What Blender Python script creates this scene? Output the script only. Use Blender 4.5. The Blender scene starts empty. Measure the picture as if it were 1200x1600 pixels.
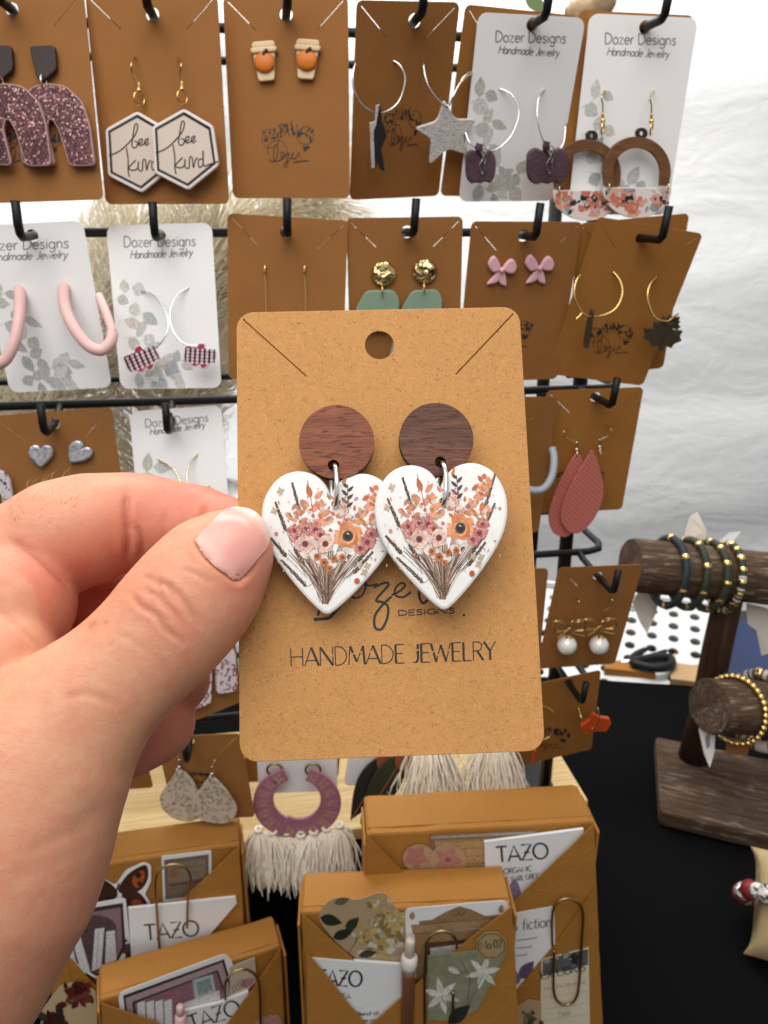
import bpy, math, random
import numpy as np
from mathutils import Vector, Matrix
from mathutils.geometry import tessellate_polygon
from mathutils.bvhtree import BVHTree
random.seed(7); np.random.seed(7)
SC = bpy.context.scene
COL = SC.collection
R = math.radians
# ------------------------------------------------------------------ camera
PITCH = R(20.0)
CAM = np.array([0.0, 0.0, 0.50])
F = 1202.0                                   # focal length in photo pixels (1200 x 1600)
cd = bpy.data.cameras.new('camera')
cam = bpy.data.objects.new('camera', cd); COL.objects.link(cam)
cam.location = CAM; cam.rotation_euler = (math.pi / 2 - PITCH, 0, 0)
cd.sensor_fit = 'VERTICAL'; cd.sensor_height = 34.6; cd.lens = 26.0 * F / 1203.0
cd.clip_start = 0.01; cd.clip_end = 60
cd.dof.use_dof = True; cd.dof.focus_distance = 0.158; cd.dof.aperture_fstop = 40.0
SC.camera = cam
# ------------------------------------------------------------------ light
w = bpy.data.worlds.new('World'); SC.world = w; w.use_nodes = True
bg = w.node_tree.nodes['Background']
wn = w.node_tree.nodes; wl = w.node_tree.links                 # white tent roof and walls overhead, dim stall floor below
tcw = wn.new('ShaderNodeTexCoord'); sx = wn.new('ShaderNodeSeparateXYZ'); rw = wn.new('ShaderNodeValToRGB')
mz = wn.new('ShaderNodeMath'); mz.operation = 'MULTIPLY_ADD'; mz.inputs[1].default_value = .5; mz.inputs[2].default_value = .5
wl.new(tcw.outputs['Generated'], sx.inputs[0]); wl.new(sx.outputs['Z'], mz.inputs[0]); wl.new(mz.outputs[0], rw.inputs[0]); wl.new(rw.outputs[0], bg.inputs[0])
ce = rw.color_ramp.elements; ce.new(.6); ce.new(.8)
for e_, (p_, c_) in zip(ce, ((.40, (.10, .09, .085, 1)), (.54, (.97, .985, 1.0, 1)), (.66, (.93, .96, 1.0, 1)), (1.0, (.50, .52, .54, 1)))): e_.position = p_; e_.color = c_
bg.inputs[1].default_value = 0.58
def area(name, loc, target, size, power, col, sy=None):
    l = bpy.data.lights.new(name, 'AREA'); l.energy = power; l.color = col
    l.shape = 'RECTANGLE'; l.size = size; l.size_y = sy or size
    o = bpy.data.objects.new(name, l); COL.objects.link(o); o.location = loc
    d = Vector(target) - Vector(loc)
    o.rotation_euler = d.to_track_quat('-Z', 'Y').to_euler()
    return o
area('stall_front_light', (-0.08, -0.11, 1.06), (0.02, 0.25, 0.42), 0.7, 7.0, (1.0, 0.965, 0.92))
area('tent_roof_light', (-0.05, 0.95, 1.55), (-0.02, 1.35, 0.6), 1.5, 30.0, (1.0, 0.99, 0.97), 0.6)
SC.view_settings.view_transform = 'Standard'; SC.view_settings.look = 'None'
SC.view_settings.exposure = 0.0; SC.view_settings.gamma = 1.0
# ------------------------------------------------------------------ geometry of the view: photo pixel -> point at a real distance
FWD = np.array([0, math.cos(PITCH), -math.sin(PITCH)]); UP = np.array([0, math.sin(PITCH), math.cos(PITCH)]); RIGHT = np.array([1.0, 0, 0])
def ray(px, py): return FWD + RIGHT * ((px - 600) / F) + UP * ((800 - py) / F)
def P(px, py, d): return CAM + ray(px, py) * d
def Pz(px, py, z):
    r = ray(px, py); return CAM + r * ((z - CAM[2]) / r[2])
def Py(px, py, y):
    r = ray(px, py); return CAM + r * (y / r[1])
YAW = R(8.6)
RX = np.array([math.cos(YAW), math.sin(YAW), 0]); RN = np.array([math.sin(YAW), -math.cos(YAW), 0]); RO = np.array([0, 0.415, 0.5])
def Prack(px, py, off=0.0):
    r = ray(px, py); t = (np.dot(RO - CAM, RN) + off) / np.dot(r, RN); return CAM + r * t
def proj(p):
    q = p - CAM; z = q @ FWD
    return np.stack([600 + F * (q @ RIGHT) / z, 800 - F * (q @ UP) / z], -1)
def rotvec(v):
    a = np.linalg.norm(v)
    if a < 1e-9: return np.eye(3)
    k = v / a; K = np.array([[0, -k[2], k[1]], [k[2], 0, -k[0]], [-k[1], k[0], 0]])
    return np.eye(3) + math.sin(a) * K + (1 - math.cos(a)) * K @ K
class Pose:
    """a flat rectangle standing in the scene: w x h metres, local x right, y up, z towards the viewer"""
    def __init__(s, t, Rm, w, h): s.t, s.R, s.w, s.h = t, Rm, w, h
    def M(s):
        m = Matrix.Identity(4)
        for i in range(3):
            for j in range(3): m[i][j] = s.R[i, j]
            m[i][3] = s.t[i]
        return m
    def at(s, px, py, off=0.0):
        n = s.R[:, 2]; o = s.t + n * off; r = ray(px, py)
        p = CAM + r * (np.dot(o - CAM, n) / np.dot(r, n))
        q = s.R.T @ (p - s.t); return (q[0], q[1])
    def ats(s, pts, off=0.0): return [s.at(x, y, off) for x, y in pts]
    def world(s, x, y, z=0.0): return s.t + s.R @ np.array([x, y, z])
def fit(cor, w, h, base, t0, dist=None, so=8.0, sd=0.004, ss=0.03):
    """rigid rectangle whose corners TL,TR,BR,BL (None = unseen) fall on the photo's corners, kept near its expected stance"""
    t = np.array(t0, float); prm = np.concatenate([t, np.zeros(5)])
    loc = np.array([[-.5, .5], [.5, .5], [.5, -.5], [-.5, -.5]])
    def unpack(q):
        Rm = base @ rotvec(q[3:6]); return q[:3], Rm, w * math.exp(q[6]), h * math.exp(q[7])
    def res(q):
        tt, Rm, ww, hh = unpack(q); out = []
        for i, c in enumerate(cor):
            if c is None: continue
            p = tt + Rm @ np.array([loc[i, 0] * ww, loc[i, 1] * hh, 0]); out += list((proj(p) - np.array(c[:2])) / 3.0)
        out += list(q[3:6] / np.radians(so)) + [q[6] / ss, q[7] / ss]
        if dist is not None: out.append((np.dot(tt - RO, RN) - dist) / sd)
        else: out.append(((tt - CAM) @ FWD - (np.array(t0) - CAM) @ FWD) / sd)
        return np.array(out)
    for it in range(25):
        r0 = res(prm); J = np.zeros((len(r0), 8))
        for k in range(8):
            e = np.zeros(8); e[k] = 1e-6; J[:, k] = (res(prm + e) - r0) / 1e-6
        prm = prm - np.linalg.solve(J.T @ J + 1e-6 * np.eye(8), J.T @ r0)
    tt, Rm, ww, hh = unpack(prm); return Pose(tt, Rm, ww, hh)
RB = np.stack([RX, np.array([0, 0, 1.0]), RN], 1)
# ------------------------------------------------------------------ mesh helpers
class MB:
    def __init__(s): s.v = []; s.f = []; s.m = []; s.sm = []; s.c = []; s.cur = 0; s.col = (1, 1, 1)
    def add(s, vs, fs, smooth=False):
        b = len(s.v); s.v += [tuple(map(float, p)) for p in vs]
        for f in fs: s.f.append(tuple(i + b for i in f)); s.m.append(s.cur); s.sm.append(smooth); s.c.append(s.col)
        return s
    def box(s, c, size, Rm=None):
        c = np.array(c); vs = []
        for x in (-.5, .5):
            for y in (-.5, .5):
                for z in (-.5, .5):
                    p = np.array([x, y, z]) * size; vs.append(c + (Rm @ p if Rm is not None else p))
        return s.add(vs, [(0, 1, 3, 2), (4, 6, 7, 5), (0, 4, 5, 1), (2, 3, 7, 6), (0, 2, 6, 4), (1, 5, 7, 3)])
    def rbox(s, x0, x1, y0, y1, z0, z1, b=0.001, jit=0.0):
        """box with bevelled edges along z and rounded top/bottom rims"""
        out = rrect(x0, x1, y0, y1, b * 1.5, 3); return s.prism(out, z0, z1, b)
    def prism(s, out, z0, z1, bev=0.0, holes=(), bot=True, smooth=False):
        out = ccw(out); n = len(out); hs = [ccw(h)[::-1] for h in holes]
        top = inset(out, bev) if bev > 0 else out
        def face(z, o, flip):
            loops = [[Vector((p[0], p[1], 0)) for p in o]] + [[Vector((p[0], p[1], 0)) for p in h] for h in hs]
            pts = [p for l in loops for p in l]
            tr = tessellate_polygon(loops); fs = []
            for a, b, c in tr:
                A, B, C = pts[a], pts[b], pts[c]
                cr = (B.x - A.x) * (C.y - A.y) - (B.y - A.y) * (C.x - A.x)
                if abs(cr) < 1e-16: continue
                t = (a, b, c) if (cr > 0) != flip else (a, c, b); fs.append(t)
            s.add([(p.x, p.y, z) for p in pts], fs, smooth)
        face(z1, top, False)
        if bot: face(z0, top if bev > 0 else out, True)
        if bev > 0:
            mid = inset(out, bev * 0.3)
            rings = [(top, z0), (mid, z0 + bev * .3), (out, z0 + bev), (out, z1 - bev), (mid, z1 - bev * .3), (top, z1)] if bot else [(out, z0), (out, z1 - bev), (mid, z1 - bev * .3), (top, z1)]
        else: rings = [(out, z0), (out, z1)]
        vs = [(p[0], p[1], z) for r, z in rings for p in r]
        s.add(vs, [(k * n + i, k * n + (i + 1) % n, (k + 1) * n + (i + 1) % n, (k + 1) * n + i) for k in range(len(rings) - 1) for i in range(n)], smooth)
        for h in hs:
            k = len(h); s.add([(p[0], p[1], z) for z in (z0, z1) for p in h], [(i, (i + 1) % k, k + (i + 1) % k, k + i) for i in range(k)])
        return s
    def fan(s, poly, z):
        return s.prism(poly, z, z, 0, bot=False) if len(poly) > 40 else s._flat(poly, z)
    def _flat(s, poly, z):
        poly = ccw(poly); tr = tessellate_polygon([[Vector((p[0], p[1], 0)) for p in poly]]); fs = []
        for a, b, c in tr:
            A, B, C = poly[a], poly[b], poly[c]
            cr = (B[0] - A[0]) * (C[1] - A[1]) - (B[1] - A[1]) * (C[0] - A[0]); fs.append((a, b, c) if cr > 0 else (a, c, b))
        return s.add([(p[0], p[1], z) for p in poly], fs)
    def tube(s, pts, r, n=8, closed=False, caps=True, ry=None):
        pts = [np.array(p, float) for p in pts]; N = len(pts)
        rs = r if hasattr(r, '__len__') else [r] * N
        T = []
        for i in range(N):
            a = pts[(i - 1) % N] if (closed or i > 0) else pts[i]; b = pts[(i + 1) % N] if (closed or i < N - 1) else pts[i]
            d = b - a; T.append(d / (np.linalg.norm(d) + 1e-12))
        u = np.cross(T[0], [0.31, 0.2, 0.93]); u /= np.linalg.norm(u); vs = []
        for i in range(N):
            u = u - T[i] * np.dot(u, T[i]); u /= np.linalg.norm(u); v = np.cross(T[i], u)
            for k in range(n):
                a = 2 * math.pi * k / n; vs.append(pts[i] + (u * math.cos(a) + v * math.sin(a) * (ry or 1)) * rs[i])
        fs = [(i * n + k, i * n + (k + 1) % n, ((i + 1) % N) * n + (k + 1) % n, ((i + 1) % N) * n + k) for i in range(N if closed else N - 1) for k in range(n)]
        if caps and not closed: fs += [tuple(range(n))[::-1], tuple(range((N - 1) * n, N * n))]
        return s.add(vs, fs, True)
    def sphere(s, c, r, nu=14, nv=9, sc=(1, 1, 1), Rm=None):
        vs = []; c = np.array(c, float)
        for j in range(nv + 1):
            t = math.pi * j / nv
            for i in range(nu):
                a = 2 * math.pi * i / nu; p = np.array([math.sin(t) * math.cos(a) * sc[0], math.sin(t) * math.sin(a) * sc[1], math.cos(t) * sc[2]]) * r
                vs.append(c + (Rm @ p if Rm is not None else p))
        return s.add(vs, [(j * nu + i, (j + 1) * nu + i, (j + 1) * nu + (i + 1) % nu, j * nu + (i + 1) % nu) for j in range(nv) for i in range(nu)], True)
    def torus(s, c, Rr, r, n=28, m=8, axis='z', Rm=None, a0=0, a1=2 * math.pi, sy=1.0):
        cl = abs(a1 - a0 - 2 * math.pi) < 1e-6; N = n if cl else n + 1; pts = []
        for i in range(N):
            a = a0 + (a1 - a0) * i / n; x, y = Rr * math.cos(a), Rr * sy * math.sin(a)
            p = {'z': (x, y, 0), 'x': (0, x, y), 'y': (x, 0, y)}[axis]; p = np.array(p)
            pts.append(np.array(c) + (Rm @ p if Rm is not None else p))
        return s.tube(pts, r, m, cl)
    def ribbon(s, pts, wd, z, taper=True):
        """a flat printed stroke"""
        pts = [np.array(p[:2], float) for p in pts]; N = len(pts); L = []; Q = []
        for i in range(N):
            d = pts[min(i + 1, N - 1)] - pts[max(i - 1, 0)]; d /= (np.linalg.norm(d) + 1e-12); nn = np.array([-d[1], d[0]])
            ww = (wd[i] if hasattr(wd, '__len__') else wd) * .5
            L.append(pts[i] - nn * ww); Q.append(pts[i] + nn * ww)
        return s.add([(p[0], p[1], z) for p in L + Q], [(i, i + 1, N + i + 1, N + i) for i in range(N - 1)])
    def lathe(s, prof, c, n=20, Rm=None, smooth=True):
        vs = []
        for rr, z in prof:
            for k in range(n):
                a = 2 * math.pi * k / n; p = np.array([rr * math.cos(a), rr * math.sin(a), z]); vs.append(np.array(c) + (Rm @ p if Rm is not None else p))
        m = len(prof); return s.add(vs, [(j * n + k, j * n + (k + 1) % n, (j + 1) * n + (k + 1) % n, (j + 1) * n + k) for j in range(m - 1) for k in range(n)], smooth)
    def build(s, name, mats, parent=None, M=None, kind=None):
        me = bpy.data.meshes.new(name); me.from_pydata(s.v, [], s.f)
        if not isinstance(mats, (list, tuple)): mats = [mats]
        for m in mats: me.materials.append(m)
        me.polygons.foreach_set('material_index', s.m); me.polygons.foreach_set('use_smooth', s.sm)
        if any(c != (1, 1, 1) for c in s.c):
            at = me.color_attributes.new('Col', 'FLOAT_COLOR', 'CORNER'); arr = []
            for f, c in zip(s.f, s.c): arr += [c[0], c[1], c[2], 1.0] * len(f)
            at.data.foreach_set('color', arr)
        me.update(); o = bpy.data.objects.new(name, me); COL.objects.link(o)
        if parent is not None: o.parent = parent
        o.matrix_world = M if M is not None else Matrix.Identity(4)
        if kind: o['kind'] = kind
        return o
def ccw(p):
    p = [tuple(q[:2]) for q in p]; a = sum(p[i][0] * p[(i + 1) % len(p)][1] - p[(i + 1) % len(p)][0] * p[i][1] for i in range(len(p)))
    return p if a > 0 else p[::-1]
def inset(out, b):
    n = len(out); q = []
    for i in range(n):
        a = np.array(out[i - 1]); o = np.array(out[i]); c = np.array(out[(i + 1) % n])
        d1 = (o - a) / (np.linalg.norm(o - a) + 1e-12); d2 = (c - o) / (np.linalg.norm(c - o) + 1e-12)
        n1 = np.array([-d1[1], d1[0]]); n2 = np.array([-d2[1], d2[0]]); m = n1 + n2; l = np.linalg.norm(m)
        m = m / l if l > 1e-6 else n1; k = min(1 / max(np.dot(m, n1), .35), 2.2); q.append(tuple(o + m * b * k))
    return q
def rrect(x0, x1, y0, y1, r, n=5):
    o = []
    for cx, cy, a0 in ((x1 - r, y1 - r, 0), (x0 + r, y1 - r, 90), (x0 + r, y0 + r, 180), (x1 - r, y0 + r, 270)):
        for k in range(n + 1): a = R(a0 + 90 * k / n); o.append((cx + r * math.cos(a), cy + r * math.sin(a)))
    return o
def rpoly(pts, r, n=4):
    """polygon with rounded corners"""
    o = []; N = len(pts)
    for i in range(N):
        a, b, c = np.array(pts[i - 1]), np.array(pts[i]), np.array(pts[(i + 1) % N])
        la, lc = np.linalg.norm(a - b), np.linalg.norm(c - b); d = min(r, la * .45, lc * .45)
        p, q = b + (a - b) / la * d, b + (c - b) / lc * d
        for k in range(n + 1): t = k / n; o.append(tuple((1 - t) ** 2 * p + 2 * t * (1 - t) * b + t * t * q))
    return o
def circle(cx, cy, r, n=24, ry=None): return [(cx + r * math.cos(2 * math.pi * k / n), cy + (ry or r) * math.sin(2 * math.pi * k / n)) for k in range(n)]
def crv(pts, n=8, closed=False):
    """Catmull-Rom through points"""
    pts = [np.array(p, float) for p in pts]; N = len(pts); o = []
    for i in range(N if closed else N - 1):
        g = (lambda k: pts[k % N]) if closed else (lambda k: pts[max(0, min(N - 1, k))])
        a, b, c, d = g(i - 1), g(i), g(i + 1), g(i + 2)
        for k in range(n):
            t = k / n; o.append(.5 * (2 * b + (c - a) * t + (2 * a - 5 * b + 4 * c - d) * t * t + (3 * b - a - 3 * c + d) * t ** 3))
    if not closed: o.append(pts[-1])
    return o
def thing(name, label, cat, M=None, group=None):
    o = bpy.data.objects.new(name, None); COL.objects.link(o); o.empty_display_size = 0.01
    if M is not None: o.matrix_world = M
    o['label'] = label; o['category'] = cat
    if group: o['group'] = group
    return o
def tag(o, label, cat, group=None):
    o['label'] = label; o['category'] = cat
    if group: o['group'] = group
    return o
def Tr(M, x, y, z=0.0): return M @ Matrix.Translation((x, y, z))
# ------------------------------------------------------------------ procedural materials
def srgb(r, g, b): return tuple(((c / 255 + .055) / 1.055) ** 2.4 if c / 255 > .04045 else c / 255 / 12.92 for c in (r, g, b)) + (1.0,)
class NT:
    def __init__(s, name):
        s.mat = bpy.data.materials.new(name); s.mat.use_nodes = True; s.nt = s.mat.node_tree; s.b = s.nt.nodes['Principled BSDF']
        s.tc = s.nt.nodes.new('ShaderNodeTexCoord')
    def N(s, t, **kw):
        n = s.nt.nodes.new('ShaderNode' + t)
        for k, v in kw.items(): setattr(n, k, v)
        return n
    def L(s, a, b): s.nt.links.new(a, b); return s
    def mapping(s, scale=(1, 1, 1), rot=(0, 0, 0), src='Object'):
        m = s.N('Mapping'); m.inputs['Scale'].default_value = scale; m.inputs['Rotation'].default_value = rot; s.L(s.tc.outputs[src], m.inputs[0]); return m.outputs[0]
    def noise(s, scale, detail=3, rough=.55, vec=None, dist=0):
        n = s.N('TexNoise'); n.inputs['Scale'].default_value = scale; n.inputs['Detail'].default_value = detail; n.inputs['Roughness'].default_value = rough; n.inputs['Distortion'].default_value = dist
        s.L(vec or s.tc.outputs['Object'], n.inputs['Vector']); return n.outputs['Fac']
    def vor(s, scale, feature='F1', vec=None, out='Distance', rnd=1.0):
        n = s.N('TexVoronoi', feature=feature); n.inputs['Scale'].default_value = scale; n.inputs['Randomness'].default_value = rnd
        s.L(vec or s.tc.outputs['Object'], n.inputs['Vector']); return n.outputs[out]
    def ramp(s, fac, stops, interp='LINEAR'):
        n = s.N('ValToRGB'); n.color_ramp.interpolation = interp; e = n.color_ramp.elements
        while len(e) < len(stops): e.new(.5)
        for k, (p, c) in enumerate(stops): e[k].position = p; e[k].color = c if len(c) == 4 else tuple(c) + (1,)
        s.L(fac, n.inputs[0]); return n.outputs[0]
    def mix(s, fac, a, b, mode='MIX'):
        n = s.N('Mix', data_type='RGBA', blend_type=mode)
        for v, i in ((fac, 0), (a, 6), (b, 7)):
            if hasattr(v, 'is_output'): s.L(v, n.inputs[i])
            else: n.inputs[i].default_value = v
        return n.outputs[2]
    def math(s, op, a, b=None, c=None):
        n = s.N('Math', operation=op)
        for v, i in ((a, 0), (b, 1), (c, 2)):
            if v is None: continue
            if hasattr(v, 'is_output'): s.L(v, n.inputs[i])
            else: n.inputs[i].default_value = v
        return n.outputs[0]
    def bump(s, h, strength=.3, dist=.001, prev=None):
        n = s.N('Bump'); n.inputs['Strength'].default_value = strength; n.inputs['Distance'].default_value = dist; s.L(h, n.inputs['Height'])
        if prev is not None: s.L(prev, n.inputs['Normal'])
        return n.outputs[0]
    def base(s, c):
        if hasattr(c, 'is_output'): s.L(c, s.b.inputs['Base Color'])
        else: s.b.inputs['Base Color'].default_value = c
        return s
    def nrm(s, n): s.L(n, s.b.inputs['Normal']); return s
    def set(s, **kw):
        for k, v in kw.items():
            k = {'rough': 'Roughness', 'metal': 'Metallic', 'spec': 'Specular IOR Level', 'sss': 'Subsurface Weight', 'coat': 'Coat Weight', 'sheen': 'Sheen Weight', 'trans': 'Transmission Weight', 'coatr': 'Coat Roughness'}.get(k, k)
            if hasattr(v, 'is_output'): s.L(v, s.b.inputs[k])
            else: s.b.inputs[k].default_value = v
        return s
W4 = (1, 1, 1, 1); K4 = (0, 0, 0, 1)
def kraft(name, c, amp=1.0, fibre=1.0, gloss=.75, warp=((22, 2, .5), .5, .003)):
    n = NT(name); c = np.array(c[:3])
    col = n.ramp(n.noise(45, 4, .6), [(.3, tuple(c * (1 - .07 * amp))), (.7, tuple(c * (1 + .07 * amp)))])
    col = n.mix(n.ramp(n.noise(2600, 2, .7), [(.35, K4), (.7, W4)]), col, tuple(c * (1 + .16 * amp)) + (1,))
    # short curled fibres: thin level lines of a noise field, broken up by a second one
    for sc, lev, wd, tint, msk in ((1150, .5, .013, .58, .55), (1600, .46, .014, .62, .56), (1250, .53, .012, 1.45, .56), (1900, .5, .016, 1.3, .55)):
        f = n.noise(sc, 1.5, .5, dist=.6); d = n.math('ABSOLUTE', n.math('SUBTRACT', f, lev)); line = n.math('LESS_THAN', d, wd)
        m = n.math('GREATER_THAN', n.noise(sc * .55 + 13, 1, .5, n.mapping(rot=(0.3, .2, tint))), msk)
        k = n.math('MULTIPLY', n.math('MULTIPLY', line, m), .62 * fibre); col = n.mix(k, col, tuple(np.minimum(c * tint, 1)) + (1,))
    oi = n.N('ObjectInfo'); col = n.mix(1.0, col, n.ramp(oi.outputs['Random'], [(0, (.90, .90, .91, 1)), (1, (1.07, 1.06, 1.04, 1))]), 'MULTIPLY')
    n.base(col).set(rough=gloss, spec=.25)
    if warp and len(warp) > 3:      # sharp handling creases
        rg = n.math('ABSOLUTE', n.math('SUBTRACT', n.noise(26, 2, .5, None, .7), .5)); pre = n.bump(n.ramp(rg, [(0, W4), (.018, K4)]), .14, .001)
        n.nrm(n.bump(n.noise(2100, 3, .7), .22, .0004, n.bump(n.noise(*warp[0]), warp[1], warp[2], pre))); return n.mat
    n.nrm(n.bump(n.noise(2100, 3, .7), .26, .0004, n.bump(n.noise(*warp[0]), warp[1], warp[2]) if warp else None))
    return n.mat
def plain(name, c, rough=.5, metal=0.0, spec=.5, bump=0, bscale=800, var=0.0, vscale=60, **kw):
    n = NT(name); c3 = np.array(c[:3])
    if var > 0: n.base(n.ramp(n.noise(vscale, 4, .6), [(.3, tuple(np.clip(c3 * (1 - var), 0, 1))), (.7, tuple(np.clip(c3 * (1 + var), 0, 1)))]))
    else: n.base(tuple(c3) + (1,))
    n.set(rough=rough, metal=metal, spec=spec, **kw)
    if bump: n.nrm(n.bump(n.noise(bscale, 3, .6), bump, .0006))
    return n.mat
def wood(name, c1, c2, axis=0, sc=260, stretch=.06, rough=.6, bump=.3, spec=.3, pores=0.0, dry=None):
    n = NT(name); s = [1, 1, 1]; s[axis] = stretch; v = n.mapping(tuple(s))
    g = n.noise(sc, 6, .65, v, .8); col = n.ramp(g, [(.25, c1), (.5, tuple((np.array(c1) + np.array(c2)) / 2)), (.72, c2)])
    f = n.noise(sc * 4, 4, .7, v); col = n.mix(n.ramp(f, [(.3, (.55, .55, .55, 1)), (.62, W4)]), K4, col) if False else n.mix(.45, col, n.mix(1.0, col, n.ramp(f, [(.32, (.45, .42, .4, 1)), (.6, W4)]), 'MULTIPLY'))
    if pores > 0:
        s2 = [1, 1, 1]; s2[axis] = .16; pv = n.noise(2300, 2, .5, n.mapping(tuple(s2), rot=(0, 0, .12)))
        col = n.mix(n.math('MULTIPLY', n.ramp(pv, [(.56, K4), (.63, W4)]), pores), col, tuple(np.array(c1[:3]) * .35) + (1,))
    if dry is not None:
        dm = n.math('MULTIPLY', n.ramp(n.noise(sc * 3.2, 5, .7, v, .4), [(.52, K4), (.66, W4)]), n.ramp(n.noise(26, 3, .6), [(.42, K4), (.6, W4)])); col = n.mix(n.math('MULTIPLY', dm, .75), col, dry)
    n.base(col).set(rough=rough, spec=spec); n.nrm(n.bump(f, bump, .0006 if dry is None else .0016)); return n.mat
def printmat(name, rough=.45, wash=.38, scale=700):
    """ink whose colour is stored on the printed shapes, with a watery unevenness"""
    n = NT(name); a = n.N('Attribute'); a.attribute_name = 'Col'
    col = n.mix(1.0, a.outputs['Color'], n.ramp(n.noise(scale, 4, .65), [(.3, (1 - wash,) * 3 + (1,)), (.7, (1 + wash * .35,) * 3 + (1,))]), 'MULTIPLY')
    n.base(col).set(rough=rough, spec=.3); return n.mat
M = {}
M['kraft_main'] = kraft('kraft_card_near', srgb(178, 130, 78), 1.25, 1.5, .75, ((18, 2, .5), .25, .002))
M['kraft'] = kraft('kraft_card_dimmed', srgb(140, 93, 47), .9, .5)  # same stock as the held card, dimmer rack light put into the colour
M['kraft_dark'] = kraft('kraft_card_deep', srgb(152, 101, 45), .9, .5)  # second rack kraft, also darker than the held card for dimmer light
M['kraft_wrap'] = kraft('kraft_wrapping', srgb(158, 108, 47), 1.3, .5, .6, ((30, 4, .55, None, .8), .4, .003, 1))
M['white_card'] = plain('white_card', (.86, .85, .84), .45, bump=.05, bscale=500)
M['ink'] = plain('black_ink', (.018, .017, .017), .6)
M['grey_ink'] = plain('silver_grey_ink', (.2, .2, .205), .35)
M['print'] = printmat('colour_print')
M['black_metal'] = plain('black_powder_coat', (.005, .005, .0055), .5, spec=.3, bump=.12, bscale=900)
M['gold'] = plain('gold', (.83, .58, .22), .22, 1.0)
M['pale_gold'] = plain('pale_gold', (.80, .66, .42), .25, 1.0)
M['silver'] = plain('silver', (.82, .80, .78), .2, 1.0)
M['brass'] = plain('antique_brass', (.40, .29, .12), .33, 1.0)
# ------------------------------------------------------------------ setting: tent wall, table
def tent():
    n = NT('white_tent_canvas')
    n.base((.86, .86, .855, 1)).set(rough=.8, spec=.2)
    v = n.mapping((1.0, 1, 3.2)); h1 = n.noise(2.6, 3, .5, v, .6); h2 = n.noise(15, 6, .62, n.mapping((1, 1, 1.5)), 1.4); h3 = n.noise(900, 2, .5)
    b = n.bump(h1, .32, .02); b = n.bump(h2, .26, .0035, b); rg = n.math('ABSOLUTE', n.math('SUBTRACT', n.noise(7, 4, .55, n.mapping((1, 1, 1.6)), .8), .5)); b = n.bump(n.ramp(rg, [(0, W4), (.16, K4)]), .14, .004, b); b = n.bump(h3, .1, .0005, b); n.nrm(b)
    mb = MB(); NX, NZ = 90, 70; vs = []
    rs = np.random.RandomState(3); ph = rs.rand(6) * 6
    for j in range(NZ + 1):
        z = -.55 + 2.3 * j / NZ
        for i in range(NX + 1):
            x = -1.7 + 3.4 * i / NX
            sag = .022 * math.sin(z * 17 + 1.5 * math.sin(x * 2.2 + 1) + ph[0]) + .006 * math.sin(z * 41 + 2 * math.sin(x * 3.1) + ph[1]) + .01 * math.sin(x * 5 + z * 2 + ph[2])
            vs.append((x, 1.42 + .12 * x + sag * (.6 + .4 * math.sin(x * 3 + ph[3])), z))
    mb.add(vs, [(j * (NX + 1) + i, j * (NX + 1) + i + 1, (j + 1) * (NX + 1) + i + 1, (j + 1) * (NX + 1) + i) for j in range(NZ) for i in range(NX)], True)
    o = mb.build('tent_wall', n.mat); o['kind'] = 'structure'
tent()
def table():
    n = NT('black_tablecloth'); n.base((.0035, .0035, .004, 1)).set(rough=.95, spec=.05)
    n.nrm(n.bump(n.noise(700, 2, .5, n.mapping((1, 3, 1))), .2, .0006, n.bump(n.noise(6, 4, .6), .4, .01)))
    mb = MB(); NX, NY = 40, 40; vs = []
    for j in range(NY + 1):
        for i in range(NX + 1):
            x = -.7 + 1.5 * i / NX; y = .12 + (.80 - .12) * j / NY; y += -.12 * max(0, x - .22) * (j / NY)
            vs.append((x, y, .0010 * math.sin(x * 19 + y * 7) + .0007 * math.sin(y * 33 - x * 6) - .002))
    k = len(vs)
    for i in range(NX + 1):                    # the cloth drops over the far edge
        x, y, z = vs[NY * (NX + 1) + i]; vs.append((x, y + .006, -.25))
    fs = [(j * (NX + 1) + i, j * (NX + 1) + i + 1, (j + 1) * (NX + 1) + i + 1, (j + 1) * (NX + 1) + i) for j in range(NY) for i in range(NX)]
    fs += [(NY * (NX + 1) + i, NY * (NX + 1) + i + 1, k + i + 1, k + i) for i in range(NX)]
    mb.add(vs, fs, True); o = mb.build('table_top', n.mat); o['kind'] = 'structure'
table()
# ------------------------------------------------------------------ pine riser board and its black crate
M['pine'] = wood('pine', (.56, .36, .13), (.78, .58, .29), 0, 90, .05, .5, .1)
BZ = .115
def board():
    fr, br = Pz(920, 1251, BZ), Pz(868, 1160, BZ); a = R(9.5); X = np.array([math.cos(a), math.sin(a), 0]); Y = np.array([-math.sin(a), math.cos(a), 0])
    Mx = Matrix(((X[0], Y[0], 0, fr[0]), (X[1], Y[1], 0, fr[1]), (0, 0, 1, BZ), (0, 0, 0, 1)))
    mb = MB(); mb.rbox(-.46, 0, 0, .125, -.010, 0, .0012); o = mb.build('pine_shelf_board', M['pine'], M=Mx)
    tag(o, 'pale pine shelf board under the black earring rack', 'board')
    t = thing('riser_crate', 'black riser crate holding up the pine board', 'crate', Tr(Mx, -.23, .0625, -.115))
    mb = MB(); mb.rbox(-.215, .215, -.045, .05, 0, .104, .002); mb.build('crate_body', M['black_metal'], t, Tr(Mx, -.23, .0625, -.115))
    return Mx
BM = board()
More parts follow.
